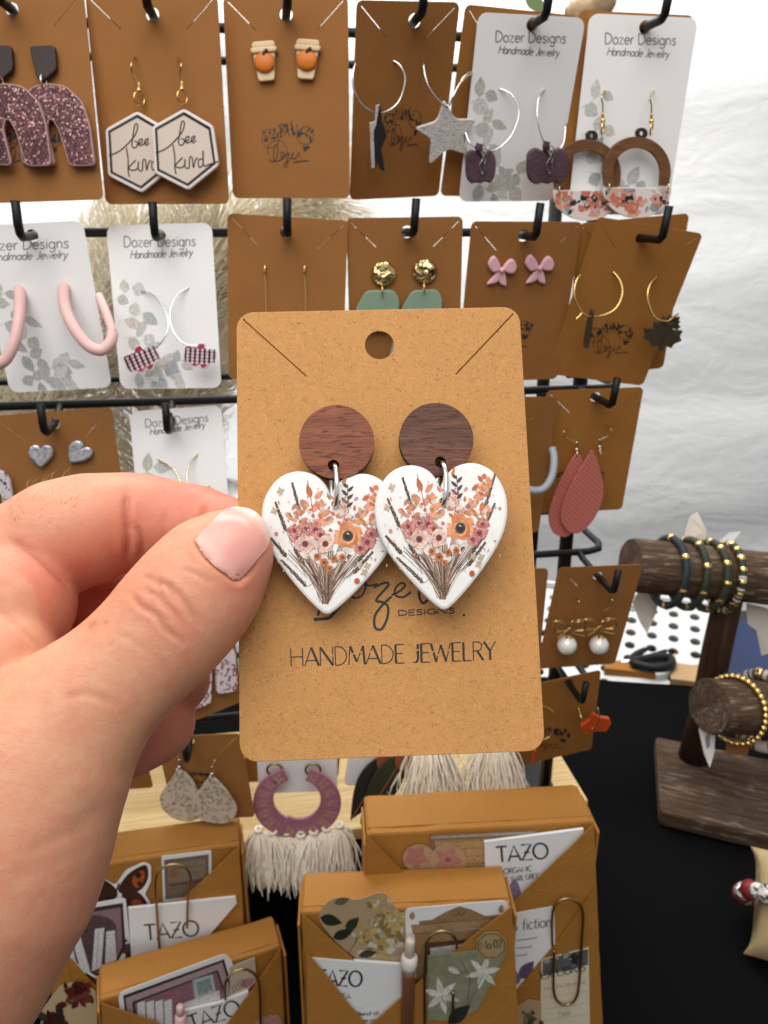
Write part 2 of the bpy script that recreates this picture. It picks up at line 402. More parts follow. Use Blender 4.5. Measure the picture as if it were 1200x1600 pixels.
# ------------------------------------------------------------------ cards on the rack
def hole_slits(w, h, px=None):
    return
class Card(Pose): pass
CARDS = {}
HOOKS = []
def card(key, cor, label, white=False, w=.060, h=.090, dist=.010, sd=.004, so=8.0, hook=None, mat=None, hole=True, slits=True, group=None, ss=.035, base=None, t0=None, rad=None, holer=.0029, tk=.00045, bend=0.0):
    base = RB if base is None else base
    if t0 is None:
        c = np.mean([p for p in cor if p is not None], 0); t0 = Prack(c[0], c[1], dist)
        ps = fit(cor, w, h, base, t0, dist, so, sd, ss)
    else: ps = fit(cor, w, h, base, t0, None, so, sd, ss)
    w, h = ps.w, ps.h; rad = rad or (.0045 if white else .0028)
    out = rrect(-w / 2, w / 2, -h / 2, h / 2, rad, 5); holes = []
    hx, hy = (0, h / 2 - .0075)
    if hook is not None:
        hx, hy = ps.at(hook[0], hook[1])
    if hole: holes.append(circle(hx, hy, holer, 18))
    if slits and not white:
        for s in (-1, 1):
            a = np.array([s * (w / 2 - .0022), h / 2 - .0022]); b = np.array([s * (w / 2 - .0145), h / 2 - .0138]); d = (b - a) / np.linalg.norm(b - a); q = np.array([-d[1], d[0]]) * .00013
            holes.append([tuple(a - q), tuple(b - q), tuple(b + q), tuple(a + q)])
    mb = MB(); mb.prism(out, -tk, 0, 0, holes)
    Mx = ps.M()
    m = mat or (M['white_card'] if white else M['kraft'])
    o = thing('earring_card', label, 'earring card', Mx, group or ('white earring cards on the rack' if white else 'brown earring cards on the rack'))
    mb.build('card_panel', m, o, Mx)
    ps.o = o; ps.Mx = Mx; ps.hx, ps.hy = hx, hy; CARDS[key] = ps
    if hook is not None: HOOKS.append((key, ps.world(hx, hy)))
    return ps
K = 'kraft'
card('k1', [(-72, -10), (128, -14), (161, 310), (-32, 318)], 'brown card at the far left of the top row holding two glitter arches', hook=(18, 14))
card('k2', [(131, -10), (342, -10), (354, 316), (168, 320)], 'brown card on the top row holding the bee kind hexagon pair', hook=(238, 22))
card('k3', [(347, -6), (545, -8), (543, 308), (367, 309)], 'brown card on the top row holding tiny coffee cup studs', hook=(447, 22))
card('k4', [(562, 3), (719, 0), (683, 300), (543, 317)], 'brown card on the top row holding the star hoops', hook=(648, 32), so=(5, 3, 8), w=.053, ss=.06)
card('w1', [(750, 22), (914, 26), (866, 314), (716, 312)], 'white card on the top row holding two purple pumpkins', True, w=.055, h=.088, hook=(832, 38), dist=.0085, sd=.002)
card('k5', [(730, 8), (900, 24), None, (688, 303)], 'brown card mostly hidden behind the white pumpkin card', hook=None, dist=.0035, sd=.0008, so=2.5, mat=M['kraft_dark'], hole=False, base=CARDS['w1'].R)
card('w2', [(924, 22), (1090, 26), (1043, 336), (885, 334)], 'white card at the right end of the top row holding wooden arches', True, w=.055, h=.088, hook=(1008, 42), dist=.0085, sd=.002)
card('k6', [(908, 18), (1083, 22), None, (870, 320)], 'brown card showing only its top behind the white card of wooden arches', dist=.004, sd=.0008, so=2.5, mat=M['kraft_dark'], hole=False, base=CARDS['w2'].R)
card('w3', [(-42, 350), (128, 348), (172, 600), (18, 618)], 'white card at the left edge holding two pink hoops', True, w=.055, h=.080, hook=(50, 368), so=10)
card('w4', [(166, 352), (331, 348), (343, 604), (190, 609)], 'white card with a pair of plaid charm hoops', True, w=.055, h=.080, hook=(250, 368))
card('k7', [(355, 332), (542, 346), (537, 600), (357, 590)], 'brown card with two thin gold threader earrings', hook=(447, 362), w=.058, h=.082)
card('k8', [(543, 345), (724, 333), (716, 600), (546, 600)], 'brown card with gold discs and sage green drops', hook=(636, 362), w=.058, h=.082)
card('k9', [(734, 344), (914, 348), (867, 590), (716, 600)], 'brown card with two small pink bow studs', hook=(818, 368), w=.058, h=.082)
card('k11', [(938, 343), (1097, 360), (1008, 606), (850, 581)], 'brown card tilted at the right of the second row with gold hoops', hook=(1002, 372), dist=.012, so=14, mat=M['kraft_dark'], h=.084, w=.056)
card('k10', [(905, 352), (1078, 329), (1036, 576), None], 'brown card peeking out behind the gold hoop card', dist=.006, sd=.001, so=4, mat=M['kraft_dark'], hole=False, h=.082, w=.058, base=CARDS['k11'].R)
card('k12', [(-14, 649), (173, 635), (212, 905), (30, 925)], 'brown card with two silver heart studs above the hand', hook=(85, 662), w=.058, h=.086)
card('w5', [(203, 646), (346, 629), (362, 870), (222, 880)], 'white card with two thin hoops just above the index finger', True, w=.050, h=.080, hook=(268, 660))
card('k13', [(-196, 655), (-20, 650), (20, 905), (-140, 920)], 'brown card cut by the left edge with a patterned arch', w=.058, h=.086, hook=(-105, 670))
card('k14', [(700, 621), (877, 619), (838, 832), (690, 836)], 'brown card mostly hidden by the held card with grey hoops', dist=.009, sd=.002, hook=(790, 640), w=.058, h=.082)
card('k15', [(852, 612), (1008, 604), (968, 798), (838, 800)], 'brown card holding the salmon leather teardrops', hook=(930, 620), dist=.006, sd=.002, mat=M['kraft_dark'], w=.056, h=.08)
card('k16', [(690, 890), (862, 888), (838, 1062), (690, 1066)], 'brown card edge showing beside the pearl bow card', dist=.005, sd=.002, hook=(780, 905), w=.058, h=.078)
card('k17', [(863, 885), (1016, 883), (949, 1036), (850, 1048)], 'brown card holding two pearl drops with gold bows', hook=(934, 900), dist=.012, w=.054, h=.074, so=12)
card('k18', [(228, 955), (358, 935), (378, 1086), (262, 1152)], 'brown card showing between thumb and held card with a pink leopard arch', dist=.010, w=.05, h=.075, so=14, hook=(298, 960))
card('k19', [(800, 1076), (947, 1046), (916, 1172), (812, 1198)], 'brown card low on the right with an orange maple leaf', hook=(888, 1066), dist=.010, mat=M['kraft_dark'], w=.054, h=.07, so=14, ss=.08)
card('k20', [(243, 1148), (374, 1150), (400, 1274), (272, 1284)], 'brown card low on the left with leopard print drops', hook=(296, 1158), dist=.008, w=.050, h=.065, so=16, ss=.08)
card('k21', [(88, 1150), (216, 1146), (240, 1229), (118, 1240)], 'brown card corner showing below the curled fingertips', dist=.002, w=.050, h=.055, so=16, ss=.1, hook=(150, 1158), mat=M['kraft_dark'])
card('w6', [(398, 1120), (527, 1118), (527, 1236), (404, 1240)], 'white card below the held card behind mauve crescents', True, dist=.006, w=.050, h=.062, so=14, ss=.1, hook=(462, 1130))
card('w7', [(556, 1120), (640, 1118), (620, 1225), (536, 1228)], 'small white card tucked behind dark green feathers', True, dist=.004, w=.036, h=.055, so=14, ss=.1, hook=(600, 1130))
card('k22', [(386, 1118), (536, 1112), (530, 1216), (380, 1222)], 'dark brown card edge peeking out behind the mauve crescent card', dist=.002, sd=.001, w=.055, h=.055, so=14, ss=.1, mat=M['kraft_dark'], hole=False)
# ------------------------------------------------------------------ black wire rack
def rack():
    root = thing('display_rack', 'black wire earring rack standing on the pine board', 'rack', Matrix.Translation(tuple(Pz(880, 1228, BZ))))
    D = .085
    rows = [Prack(400, 36)[2], Prack(240, 363)[2], Prack(180, 636)[2], Prack(840, 878)[2], Prack(300, 1140)[2]]
    XR = np.dot(Prack(958, 880) - RO, RX); XL = -.30
    def rk(x, off, z): p = RO + RX * x + RN * off; return np.array([p[0], p[1], z])
    for z in rows:
        mb = MB(); c = .012
        F0 = -.011; loop = [rk(XL, F0, z), rk(XR - c, F0, z), rk(XR - c * .3, F0 - c * .3, z), rk(XR, F0 - c, z), rk(XR, -D + c, z), rk(XR - c * .3, -D + c * .3, z), rk(XR - c, -D, z), rk(XL, -D, z)]
        mb.tube(loop, .0023, 8, True); mb.build('rod', M['black_metal'], root)
    zt = rows[0] + .004
    for x in (np.dot(Prack(906, 820) - RO, RX), -.285):
        for off in (-.018, -D + .006):
            mb = MB(); mb.tube([rk(x, off, BZ + .004), rk(x, off, zt)], .0042, 10); mb.build('upright', M['black_metal'], root)
        mb = MB(); mb.rbox(x - .010, x + .010, -D - .03, .022, 0, .005, .001)
        Mx = Matrix(((RX[0], -RN[0], 0, RO[0]), (RX[1], -RN[1], 0, RO[1]), (0, 0, 1, BZ + .0006), (0, 0, 0, 1)))
        mb2 = MB(); mb2.rbox(x - .010, x + .010, -.028, D + .02, 0, .005, .001)
        mb2.lathe([(.0001, .0085), (.0028, .008), (.0036, .005)], (x, -.018, 0), 12); mb2.build('foot', M['black_metal'], root, Mx)
    for key, p in HOOKS:
        # hook: leaves its rod, passes through the hole of the card, turns up at its tip
        q = p - RO; x = np.dot(q, RX); off = np.dot(q, RN); zz = p[2] + .0006
        zr = min(rows, key=lambda r: abs(r - p[2]))
        L = .020 if key not in ('k15', 'k17', 'k19', 'k11', 'k14') else .023
        hz = zz - .0006
        pts = [rk(x, -.011, zr if abs(zr - hz) < .03 else hz), rk(x, -.004, (zr if abs(zr - hz) < .012 else hz) * .5 + hz * .5), rk(x, off, hz), rk(x, off + L - .004, hz - .0005), rk(x, off + L - .001, hz + .0012), rk(x, off + L, hz + .005), rk(x + .0005, off + L + .001, hz + .0145)]
        mb = MB(); mb.tube(pts, .0020, 9); mb.build('hook', M['black_metal'], root)
rack()
# ------------------------------------------------------------------ the held card
b0 = rotvec(np.array([-PITCH, 0, 0])); b0 = np.array([[1, 0, 0], [0, 0, -1], [0, 1, 0]]) @ np.eye(3)
b0 = np.stack([RIGHT, UP, -FWD], 1)
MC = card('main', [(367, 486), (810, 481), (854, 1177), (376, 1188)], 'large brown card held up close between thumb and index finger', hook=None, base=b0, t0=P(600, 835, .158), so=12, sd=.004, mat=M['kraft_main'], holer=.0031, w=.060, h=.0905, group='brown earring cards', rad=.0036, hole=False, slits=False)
def redo_main():
    o = MC.o; c = o.children[0]; w, h = MC.w, MC.h; Mx = MC.Mx
    out = rrect(-w / 2, w / 2, -h / 2, h / 2, .0036, 7); holes = [circle(*MC.at(593, 539), .0031, 32)]
    for pa, pb in (((380, 499), (479, 588)), ((802, 490), (712, 585))):
        a, b = np.array(MC.at(*pa)), np.array(MC.at(*pb)); d = (b - a) / np.linalg.norm(b - a); q = np.array([-d[1], d[0]]) * .00016
        holes.append([tuple(a - q), tuple(b - q), tuple(b + q), tuple(a + q)])
    bpy.data.objects.remove(c); mb = MB(); mb.prism(out, -.0006, 0, .00012, holes); mb.build('card_panel', M['kraft_main'], o, Mx)
redo_main()
# ------------------------------------------------------------------ lettering made of strokes
def arc(cx, cy, rx, ry, a0, a1, n=10): return [(cx + rx * math.cos(R(a0 + (a1 - a0) * k / n)), cy + ry * math.sin(R(a0 + (a1 - a0) * k / n))) for k in range(n + 1)]
GL = {
 'D': (.72, [[(.06, 0), (.06, 1)], [(.06, 1)] + arc(.2, .5, .46, .5, 90, -90) + [(.06, 0)]]),
 'o': (.6, [arc(.3, .3, .24, .3, 0, 360, 16)]), 'O': (.98, [arc(.49, .5, .44, .5, 0, 360, 24)]),
 'z': (.5, [[(.05, .6), (.42, .6), (.05, 0), (.44, 0)]]),
 'e': (.58, [[(.07, .32), (.51, .32)] + arc(.29, .3, .23, .3, 5, 320, 14)]),
 'r': (.38, [[(.08, 0), (.08, .6)], arc(.3, .34, .22, .26, 180, 75, 6)]),
 's': (.46, [[(.4, .52), (.3, .6), (.14, .58), (.08, .46), (.2, .34), (.34, .27), (.4, .15), (.32, .02), (.15, 0), (.06, .08)]]),
 'i': (.22, [[(.11, 0), (.11, .6)], [(.11, .76), (.11, .84)]]),
 'g': (.6, [arc(.28, .3, .22, .3, 0, 360, 14), [(.5, .6), (.5, -.12)] + arc(.28, -.12, .22, .2, 0, -150, 7)]),
 'n': (.56, [[(.08, 0), (.08, .6)], arc(.27, .36, .19, .24, 180, 0, 8) + [(.46, 0)]]),
 'a': (.58, [arc(.28, .3, .22, .3, 0, 360, 14), [(.5, .6), (.5, 0)]]),
 'd': (.6, [arc(.28, .3, .22, .3, 0, 360, 14), [(.51, 1), (.51, 0)]]),
 'm': (.84, [[(.08, 0), (.08, .6)], arc(.25, .38, .17, .22, 180, 0, 7) + [(.42, 0)], arc(.59, .38, .17, .22, 180, 0, 7) + [(.76, 0)]]),
 'w': (.72, [[(.04, .6), (.2, 0), (.36, .55), (.52, 0), (.68, .6)]]), 'l': (.22, [[(.1, 1), (.1, 0)]]),
 'y': (.5, [[(.05, .6), (.26, .02)], [(.46, .6), (.2, -.25), (.08, -.28)]]), 't': (.36, [[(.17, .85), (.17, .1), (.24, 0), (.33, .03)], [(.03, .6), (.32, .6)]]),
 'c': (.52, [arc(.28, .3, .23, .3, 45, 315, 12)]), 'b': (.6, [[(.09, 1), (.09, 0)], arc(.32, .3, .22, .3, 0, 360, 14)]), 'k': (.5, [[(.09, 1), (.09, 0)], [(.42, .6), (.1, .25), (.44, 0)]]),
 'F': (.55, [[(.08, 0), (.08, 1), (.52, 1)], [(.08, .52), (.42, .52)]]), 'f': (.36, [[(.34, .95), (.22, 1), (.15, .85), (.15, 0)], [(.03, .6), (.3, .6)]]), 'u': (.56, [[(.08, .6), (.08, .22)] + arc(.27, .22, .19, .22, 180, 360, 8), [(.46, .6), (.46, 0)]]),
 'h': (.56, [[(.08, 0), (.08, 1)], arc(.27, .36, .19, .24, 180, 0, 8) + [(.46, 0)]]), 'v': (.5, [[(.04, .6), (.24, 0), (.46, .6)]]), 'p': (.6, [[(.09, .6), (.09, -.3)], arc(.32, .3, .22, .3, 0, 360, 14)]),
 'T': (.72, [[(.02, 1), (.70, 1)], [(.36, 1), (.36, 0)]]), 'A': (.8, [[(.02, 0), (.4, 1), (.78, 0)], [(.16, .3), (.64, .3)]]), 'Z': (.72, [[(.06, 1), (.66, 1), (.06, 0), (.68, 0)], [(.2, .5), (.54, .5)]]),
 'H': (.76, [[(.07, 0), (.07, 1)], [(.69, 0), (.69, 1)], [(.07, .52), (.69, .52)]]), 'N': (.8, [[(.07, 0), (.07, 1), (.73, 0), (.73, 1)]]), 'M': (.95, [[(.05, 0), (.14, 1), (.48, .15), (.82, 1), (.9, 0)]]),
 'E': (.58, [[(.54, 1), (.08, 1), (.08, 0), (.54, 0)], [(.08, .52), (.46, .52)]]), 'J': (.42, [[(.32, 1), (.32, .2), (.22, 0), (.04, .02)]]), 'W': (1.08, [[(.02, 1), (.28, 0), (.54, .9), (.8, 0), (1.06, 1)]]),
 'L': (.52, [[(.08, 1), (.08, 0), (.5, 0)]]), 'R': (.64, [[(.08, 0), (.08, 1)] + arc(.3, .76, .24, .24, 90, -90, 8) + [(.08, .52)], [(.28, .52), (.6, 0)]]), 'Y': (.66, [[(.02, 1), (.33, .5), (.64, 1)], [(.33, .5), (.33, 0)]]),
 'I': (.24, [[(.12, 0), (.12, 1)]]), 'S': (.56, [[(.5, .88), (.36, 1), (.16, .97), (.08, .78), (.2, .58), (.4, .46), (.5, .26), (.4, .04), (.2, 0), (.05, .12)]]), 'G': (.8, [arc(.42, .5, .36, .5, 45, 345, 14) + [(.77, .45), (.5, .45)]]), 'B': (.6, [[(.08, 0), (.08, 1)] + arc(.28, .76, .22, .24, 90, -90, 8) + [(.08, .52)] + arc(.28, .26, .26, .26, 90, -90, 8) + [(.08, 0)]]),
 'C': (.76, [arc(.42, .5, .36, .5, 45, 315, 14)]), 'X': (.62, [[(.04, 0), (.58, 1)], [(.04, 1), (.58, 0)]]), '0': (.6, [arc(.3, .5, .22, .5, 0, 360, 16)]), '2': (.56, [arc(.28, .74, .2, .26, 160, -30, 8) + [(.06, 0), (.5, 0)]]), '.': (.22, [[(.08, .02), (.14, .02)]]), '&': (.7, [[(.62, 0), (.2, .7), (.24, .95), (.4, .95), (.44, .78), (.12, .3), (.14, .06), (.34, 0), (.58, .4)]]), ' ': (.36, []),
}
def text(mb, cd, s, p0, p1, hpx, wd, off, slant=0.0, heavy=None, stencil=False):
    """write s on the flat thing cd, baseline from photo pixel p0 to p1, cap height hpx"""
    tot = sum(GL[c][0] for c in s); d = np.array(p1, float) - np.array(p0, float); sx = np.linalg.norm(d) / tot; d /= np.linalg.norm(d); u = np.array([d[1], -d[0]]); x = 0
    for c in s:
        wv, strokes = GL[c]
        for st in strokes:
            q = [np.array(p0, float) + d * ((x + a) * sx) + u * (b * hpx) + d * (slant * b * hpx) for a, b in st]
            pts = cd.ats([tuple(t) for t in q], off)
            if stencil and len(pts) >= 2:
                segs = []
                for a, b in zip(pts[:-1], pts[1:]): segs.append((a, b))
                for a, b in segs:
                    a, b = np.array(a), np.array(b); L = np.linalg.norm(b - a); vert = abs(b[1] - a[1]) > abs(b[0] - a[0]) * 1.2
                    hw = wd * (1.5 if (vert and b[1] < a[1] and len(segs) < 6) else .7)
                    if L > wd * 9 and random.random() < .45:
                        k = random.uniform(.35, .6); mb.ribbon([a, a + (b - a) * k], hw, off); mb.ribbon([a + (b - a) * (k + .1), b], hw, off)
                    else: mb.ribbon([a, b], hw, off)
            else: mb.ribbon(pts, wd, off)
        x += wv
def pstroke(mb, cd, px, wd, off, smooth=6):
    pts = crv([tuple(p) for p in px], smooth) if smooth else px
    mb.ribbon([cd.at(float(p[0]), float(p[1]), off) for p in pts], wd, off)
def leafshape(cx, cy, L, W_, ang, n=6, bend=0.0):
    o = []; ca, sa = math.cos(ang), math.sin(ang)
    for k in range(n + 1): t = k / n; o.append((t * L, W_ * math.sin(math.pi * t ** .8) * .5 + bend * math.sin(math.pi * t)))
    for k in range(n - 1, 0, -1): t = k / n; o.append((t * L, -W_ * math.sin(math.pi * t ** .8) * .5 + bend * math.sin(math.pi * t)))
    return [(cx + x * ca - y * sa, cy + x * sa + y * ca) for x, y in o]
def lp(mb, cd, poly, off, col): mb.col = tuple(col[:3]); mb.fan(cd.ats(poly, off), off); mb.col = (1, 1, 1)
def white_card_print(key, tl, tr, l2, r2, hp=17):
    cd = CARDS[key]; mb = MB(); text(mb, cd, 'Dozer Designs', tl, tr, hp, .00055, .00006); text(mb, cd, 'Handmade Jewelry', l2, r2, hp * .75, .00048, .00006, .25); mb.build('lettering', M['grey_ink'], cd.o, cd.Mx)
    # grey-green watercolour sprigs at the lower left
    rs = random.Random(key); mb = MB(); w, h = cd.w, cd.h; z = .00005
    cols = [(.60, .61, .57), (.68, .68, .65), (.52, .55, .54), (.68, .64, .58), (.45, .48, .50), (.56, .57, .50)]
    stems = [(-.5, .05, .55), (-.46, -.08, .3), (-.42, -.18, .1), (-.35, -.27, -.15), (-.2, -.33, -.3), (-.05, -.36, .3), (-.36, -.38, -.5), (-.15, -.42, 0)]
    for k, (a, b, an) in enumerate(stems):
        x, y = a * w, b * h; mb.col = (.55, .55, .5); L = .010 + rs.random() * .006
        e = (min(x + math.cos(an) * L, w * .48), max(y + math.sin(an) * L, -h * .48)); mb.ribbon([(max(x, -w * .49), max(y, -h * .49)), e], .00018, z)
        for j in range(3):
            t = (j + .6) / 3; c = cols[rs.randrange(6)]; mb.col = c; s = 1 if j % 2 else -1
            po = leafshape(x + (e[0] - x) * t, y + (e[1] - y) * t, .0060 + rs.random() * .005, .0042 + rs.random() * .0028, an + s * (.6 + rs.random() * .5))
            po = [(max(-w * .494, min(w * .49, p[0])), max(-h * .494, p[1])) for p in po]; z += .000004
            mb.fan(po, z)
    mb.build('leaf_print', M['print'], cd.o, cd.Mx)
white_card_print('w1', (774, 65), (885, 67), (778, 83), (873, 88)); white_card_print('w2', (945, 68), (1057, 70), (948, 86), (1045, 90))
white_card_print('w3', (-28, 392), (108, 387), (-24, 408), (105, 403)); white_card_print('w4', (193, 386), (306, 384), (203, 404), (300, 400)); white_card_print('w5', (227, 668), (326, 658), (234, 680), (320, 668), 13)
def stamp(key, x0, y0, x1, y1, seed=1):
    """black botanical wreath stamp with a script word"""
    cd = CARDS[key]; mb = MB(); rs = random.Random(seed); W_, H = x1 - x0, y1 - y0; z = .00006
    T = lambda a, b: (x0 + a * W_, y0 + b * H)
    for c, r, a0, a1 in (((.17, .42), .16, 60, 380), ((.82, .35), .16, -200, 110), ((.30, .68), .18, -80, 200)):
        pstroke(mb, cd, [T(c[0] + r * math.cos(R(a0 + (a1 - a0) * k / 9)), c[1] - r * 1.25 * math.sin(R(a0 + (a1 - a0) * k / 9))) for k in range(10)], .00028, z, 3)
    mb.col = (1, 1, 1)
    for k in range(46):
        t = rs.random(); a = .06 + .9 * t; b = .42 - .16 * math.sin(math.pi * t) + rs.uniform(-.1, .12); an = rs.uniform(-2.6, -.5)
        c = T(a, b); mb.fan(cd.ats(leafshape(c[0], c[1], W_ * rs.uniform(.05, .11), W_ * rs.uniform(.025, .05), an), z), z); z += .000003
    for a in (.38, .45, .52, .60, .70): pstroke(mb, cd, [T(a, .36), T(a - .03, .2), T(a - .05 + .06 * rs.random(), .02 + .1 * rs.random())], .0003, z, 3)
    for k in range(3): c = T(.9 - .04 * k, .58 + .06 * k); mb.fan(cd.ats(leafshape(c[0], c[1], W_ * .1, W_ * .06, 2.6 + k), z), z); z += .000003
    # script word
    pstroke(mb, cd, [T(.14, .86), T(.22, .92), T(.30, .8), T(.30, .55), T(.24, .62), T(.24, .9), T(.38, .86), T(.42, .72), T(.37, .72), T(.38, .82), T(.46, .76), T(.52, .74), T(.46, .88), T(.50, .92), T(.46, 1.04), T(.43, .98), T(.56, .82), T(.60, .72), T(.56, .84), T(.64, .84), T(.70, .72), T(.72, .82)], .00036, z, 4)
    pstroke(mb, cd, [T(.60, .93), T(.70, .91), T(.88, .90)], .0005, z, 2)
    mb.build('stamp', M['ink'], cd.o, cd.Mx)
stamp('k3', 408, 186, 492, 258, 1); stamp('k4', 598, 162, 660, 232, 2); stamp('k11', 918, 500, 990, 556, 3); stamp('k9', 750, 494, 834, 546, 4); stamp('k19', 815, 1134, 893, 1172, 5); stamp('k15', 868, 728, 946, 770, 6); stamp('k1', -10, 195, 100, 258, 7); stamp('k20', 285, 1205, 330, 1226, 8)
# ------------------------------------------------------------------ the held card's print and its heart earrings
def main_print():
    mb = MB(); z = .00005
    random.seed(11)
    text(mb, MC, 'HANDMADE JEWELRY', (453, 1042), (776, 1031), 29, .00031, z, 0, None, True); mb.build('lettering', M['ink'], MC.o, MC.Mx); mb = MB()
    for pts, wd in (([(497, 962), (499, 945), (497, 925)], .0007), ([(490, 968), (512, 966), (520, 960), (540, 935)], .0009), ([(560, 905), (548, 920), (552, 934), (566, 930), (572, 912), (562, 907), (575, 915), (590, 912)], .0005),
                    ([(584, 918), (600, 911), (607, 914), (588, 937), (598, 941), (606, 948), (605, 966), (596, 983), (586, 980), (586, 962), (598, 945), (612, 932)], .0007), ([(612, 930), (624, 924), (633, 915), (627, 911), (618, 919), (618, 930), (630, 933), (642, 925)], .0006), ([(642, 912), (652, 908), (656, 913), (655, 930), (660, 942), (668, 938), (672, 928)], .0007),
                    ([(648, 903), (655, 915)], .0008)):
        pstroke(mb, MC, pts, wd * .72, z)
    mb.build('brand_script', M['ink'], MC.o, MC.Mx); mb = MB()
    text(mb, MC, 'DESIGNS', (622, 962), (712, 958), 8, .00024, z)
    mb.fan(MC.ats(circle(725, 961, 2.2, 8), z), z)
    mb.build('small_lettering', M['ink'], MC.o, MC.Mx)
main_print()
M['walnut_a'] = wood('walnut_red', srgb(112, 58, 36), srgb(146, 84, 54), 0, 420, .10, .5, .35, .3, .75)
M['walnut_b'] = wood('walnut_dark', srgb(74, 42, 30), srgb(118, 74, 52), 0, 330, .12, .5, .35, .3, .6)
M['wood_edge'] = plain('scorched_wood_edge', (.020, .009, .006), .6)
n = NT('pearly_acrylic'); n.base(n.ramp(n.noise(160, 4, .6), [(.3, (.68, .665, .64, 1)), (.7, (.77, .755, .73, 1))])).set(rough=.28, spec=.5, coat=.35, coatr=.15, sss=.15)
n.b.inputs['Subsurface Radius'].default_value = (.002, .0018, .0015); n.nrm(n.bump(n.noise(240, 3, .6), .12, .0005)); M['acrylic'] = n.mat
def heart_outline():
    L = [(0, .66), (-.06, .79), (-.19, .92), (-.38, .985), (-.58, .97), (-.78, .86), (-.93, .64), (-.985, .38), (-.945, .10), (-.82, -.16), (-.62, -.43), (-.38, -.70), (-.17, -.90), (-.05, -.99)]
    l = [tuple(p) for p in crv(L, 4)]; r = [(-x, y) for x, y in l[::-1]]
    return l + [(0, -1.0)] + r[:-1]
def bouquet(mb, T, z):
    rs0 = random.Random(9)
    """dried flower bouquet printed on a heart; T maps unit heart coordinates to the plane"""
    rs = random.Random(5); zz = [z]
    def poly(p, c, jit=.12):
        k = 1 + rs.uniform(-jit, jit); mb.col = (min(c[0] * k, 1), min(c[1] * k, 1), min(c[2] * k, 1)); mb.fan([T(*q) for q in p], zz[0]); zz[0] += .00000012
    def stroke(p, w_, c):
        mb.col = c; q = [T(*t) for t in crv(p, 5)]; mb.ribbon(q, [w_ * (1 - .6 * i / len(q)) for i in range(len(q))], zz[0]); zz[0] += .00000012
    BR = (.075, .04, .025); OR = (.60, .17, .07); OL = (.68, .28, .15); PK = (.60, .27, .22); MV = (.45, .18, .16); TAN = (.50, .34, .20); OLV = (.16, .13, .06)
    # fan of stems
    for k in range(170):
        a = max(-.55, min(.55, rs.gauss(0, .32))); b = (-.02 + rs.gauss(0, .025), -.86 + rs.random() * .1); e = (a * 1.05, -.25 + rs.random() * .3 + .1 * abs(a))
        stroke([b, ((b[0] + e[0]) * .5 - .1 * a, (b[1] + e[1]) * .5), e], .00008 + rs.random() * .00013, rs.choice([BR, BR, (.10, .05, .03), (.26, .14, .09), (.55, .40, .34), (.42, .25, .2), OLV]))
    # pale wash
    for k in range(26): a = rs.uniform(-.5, .5); b = rs.uniform(-.3, .45); poly(leafshape(a, b, .2, .14, rs.uniform(0, 6)), (.76, .66, .60), .05)
    # grass ears at both flanks
    for ax, ay, bx, by in ((-.55, .80, -.42, .36), (-.78, .52, -.62, .14), (-.82, .02, -.60, -.22), (-.66, -.28, -.30, -.62), (.80, .80, .62, .30), (.78, .40, .55, -.05), (.66, .05, .4, -.28), (.62, -.12, .36, -.42), (-.48, -.12, -.34, -.32)):
        stroke([(ax, ay), ((ax + bx) / 2, (ay + by) / 2 - .02), (bx, by), (bx * .5, -.5)], .00012, BR)
        an = math.atan2(ay - by, ax - bx)
        for k in range(20):
            t = k / 19; x, y = bx + (ax - bx) * t, by + (ay - by) * t
            for s in (-1, 1): poly(leafshape(x, y, .058 * (1.1 - .5 * t), .017, an + s * rs.uniform(.25, .7)), rs.choice([BR, (.09, .055, .03), (.15, .09, .05)]))
    # coral leaves upper left
    for x, y, L, W_, an in ((-.28, .62, .20, .085, 1.9), (-.23, .60, .18, .075, .8), (-.30, .50, .17, .08, 2.6), (-.36, .42, .18, .09, 3.3), (-.22, .50, .16, .08, .5), (-.32, .34, .16, .08, 3.9), (-.18, .38, .20, .10, .25), (-.24, .30, .18, .10, -.3), (-.14, .32, .16, .09, -.4), (-.38, .26, .14, .08, 4.0), (-.25, .42, .14, .09, 1.2), (-.10, .40, .12, .08, .4)): poly(leafshape(x, y, L, W_, an), rs.choice([OL, OR, (.70, .32, .20), (.64, .25, .15)]), .25)
    stroke([(-.34, .86), (-.27, .55), (-.2, .2)], .00016, (.4, .12, .05))
    # twig and small leaves upper right
    stroke([(.24, .82), (.24, .5), (.16, .2)], .00015, BR)
    for k in range(6): poly(leafshape(.24, .5 + .055 * k, .12, .045, 1.57 + (1 if k % 2 else -1) * .8), (.06, .05, .05))
    for k in range(24): a = rs.uniform(.02, .72); b = rs.uniform(.28, .82); poly(leafshape(a, b, rs.uniform(.06, .15), rs.uniform(.04, .08), rs.uniform(0, 6)), rs.choice([OL, OR, (.66, .40, .22), (.30, .26, .24), PK, (.6, .2, .06), (.7, .5, .38)]))
    for x, y in ((.62, .72), (.70, .62), (.64, .52), (.55, .66), (.50, .42), (.58, .34)): 
        for k in range(3): poly(leafshape(x, y, .11, .06, rs.uniform(0, 6)), rs.choice([OL, (.70, .30, .10), OR]), .25)
    for k in range(90):
        a = rs.uniform(-.62, .68); b = rs.uniform(.12, .62) - .25 * abs(a)
        poly(leafshape(a, b, rs.uniform(.05, .12), rs.uniform(.025, .055), rs.uniform(.3, 2.8)), rs.choice([OL, OR, (.55, .16, .08), (.72, .40, .26), (.74, .52, .42), PK, (.48, .20, .10)]), .25)
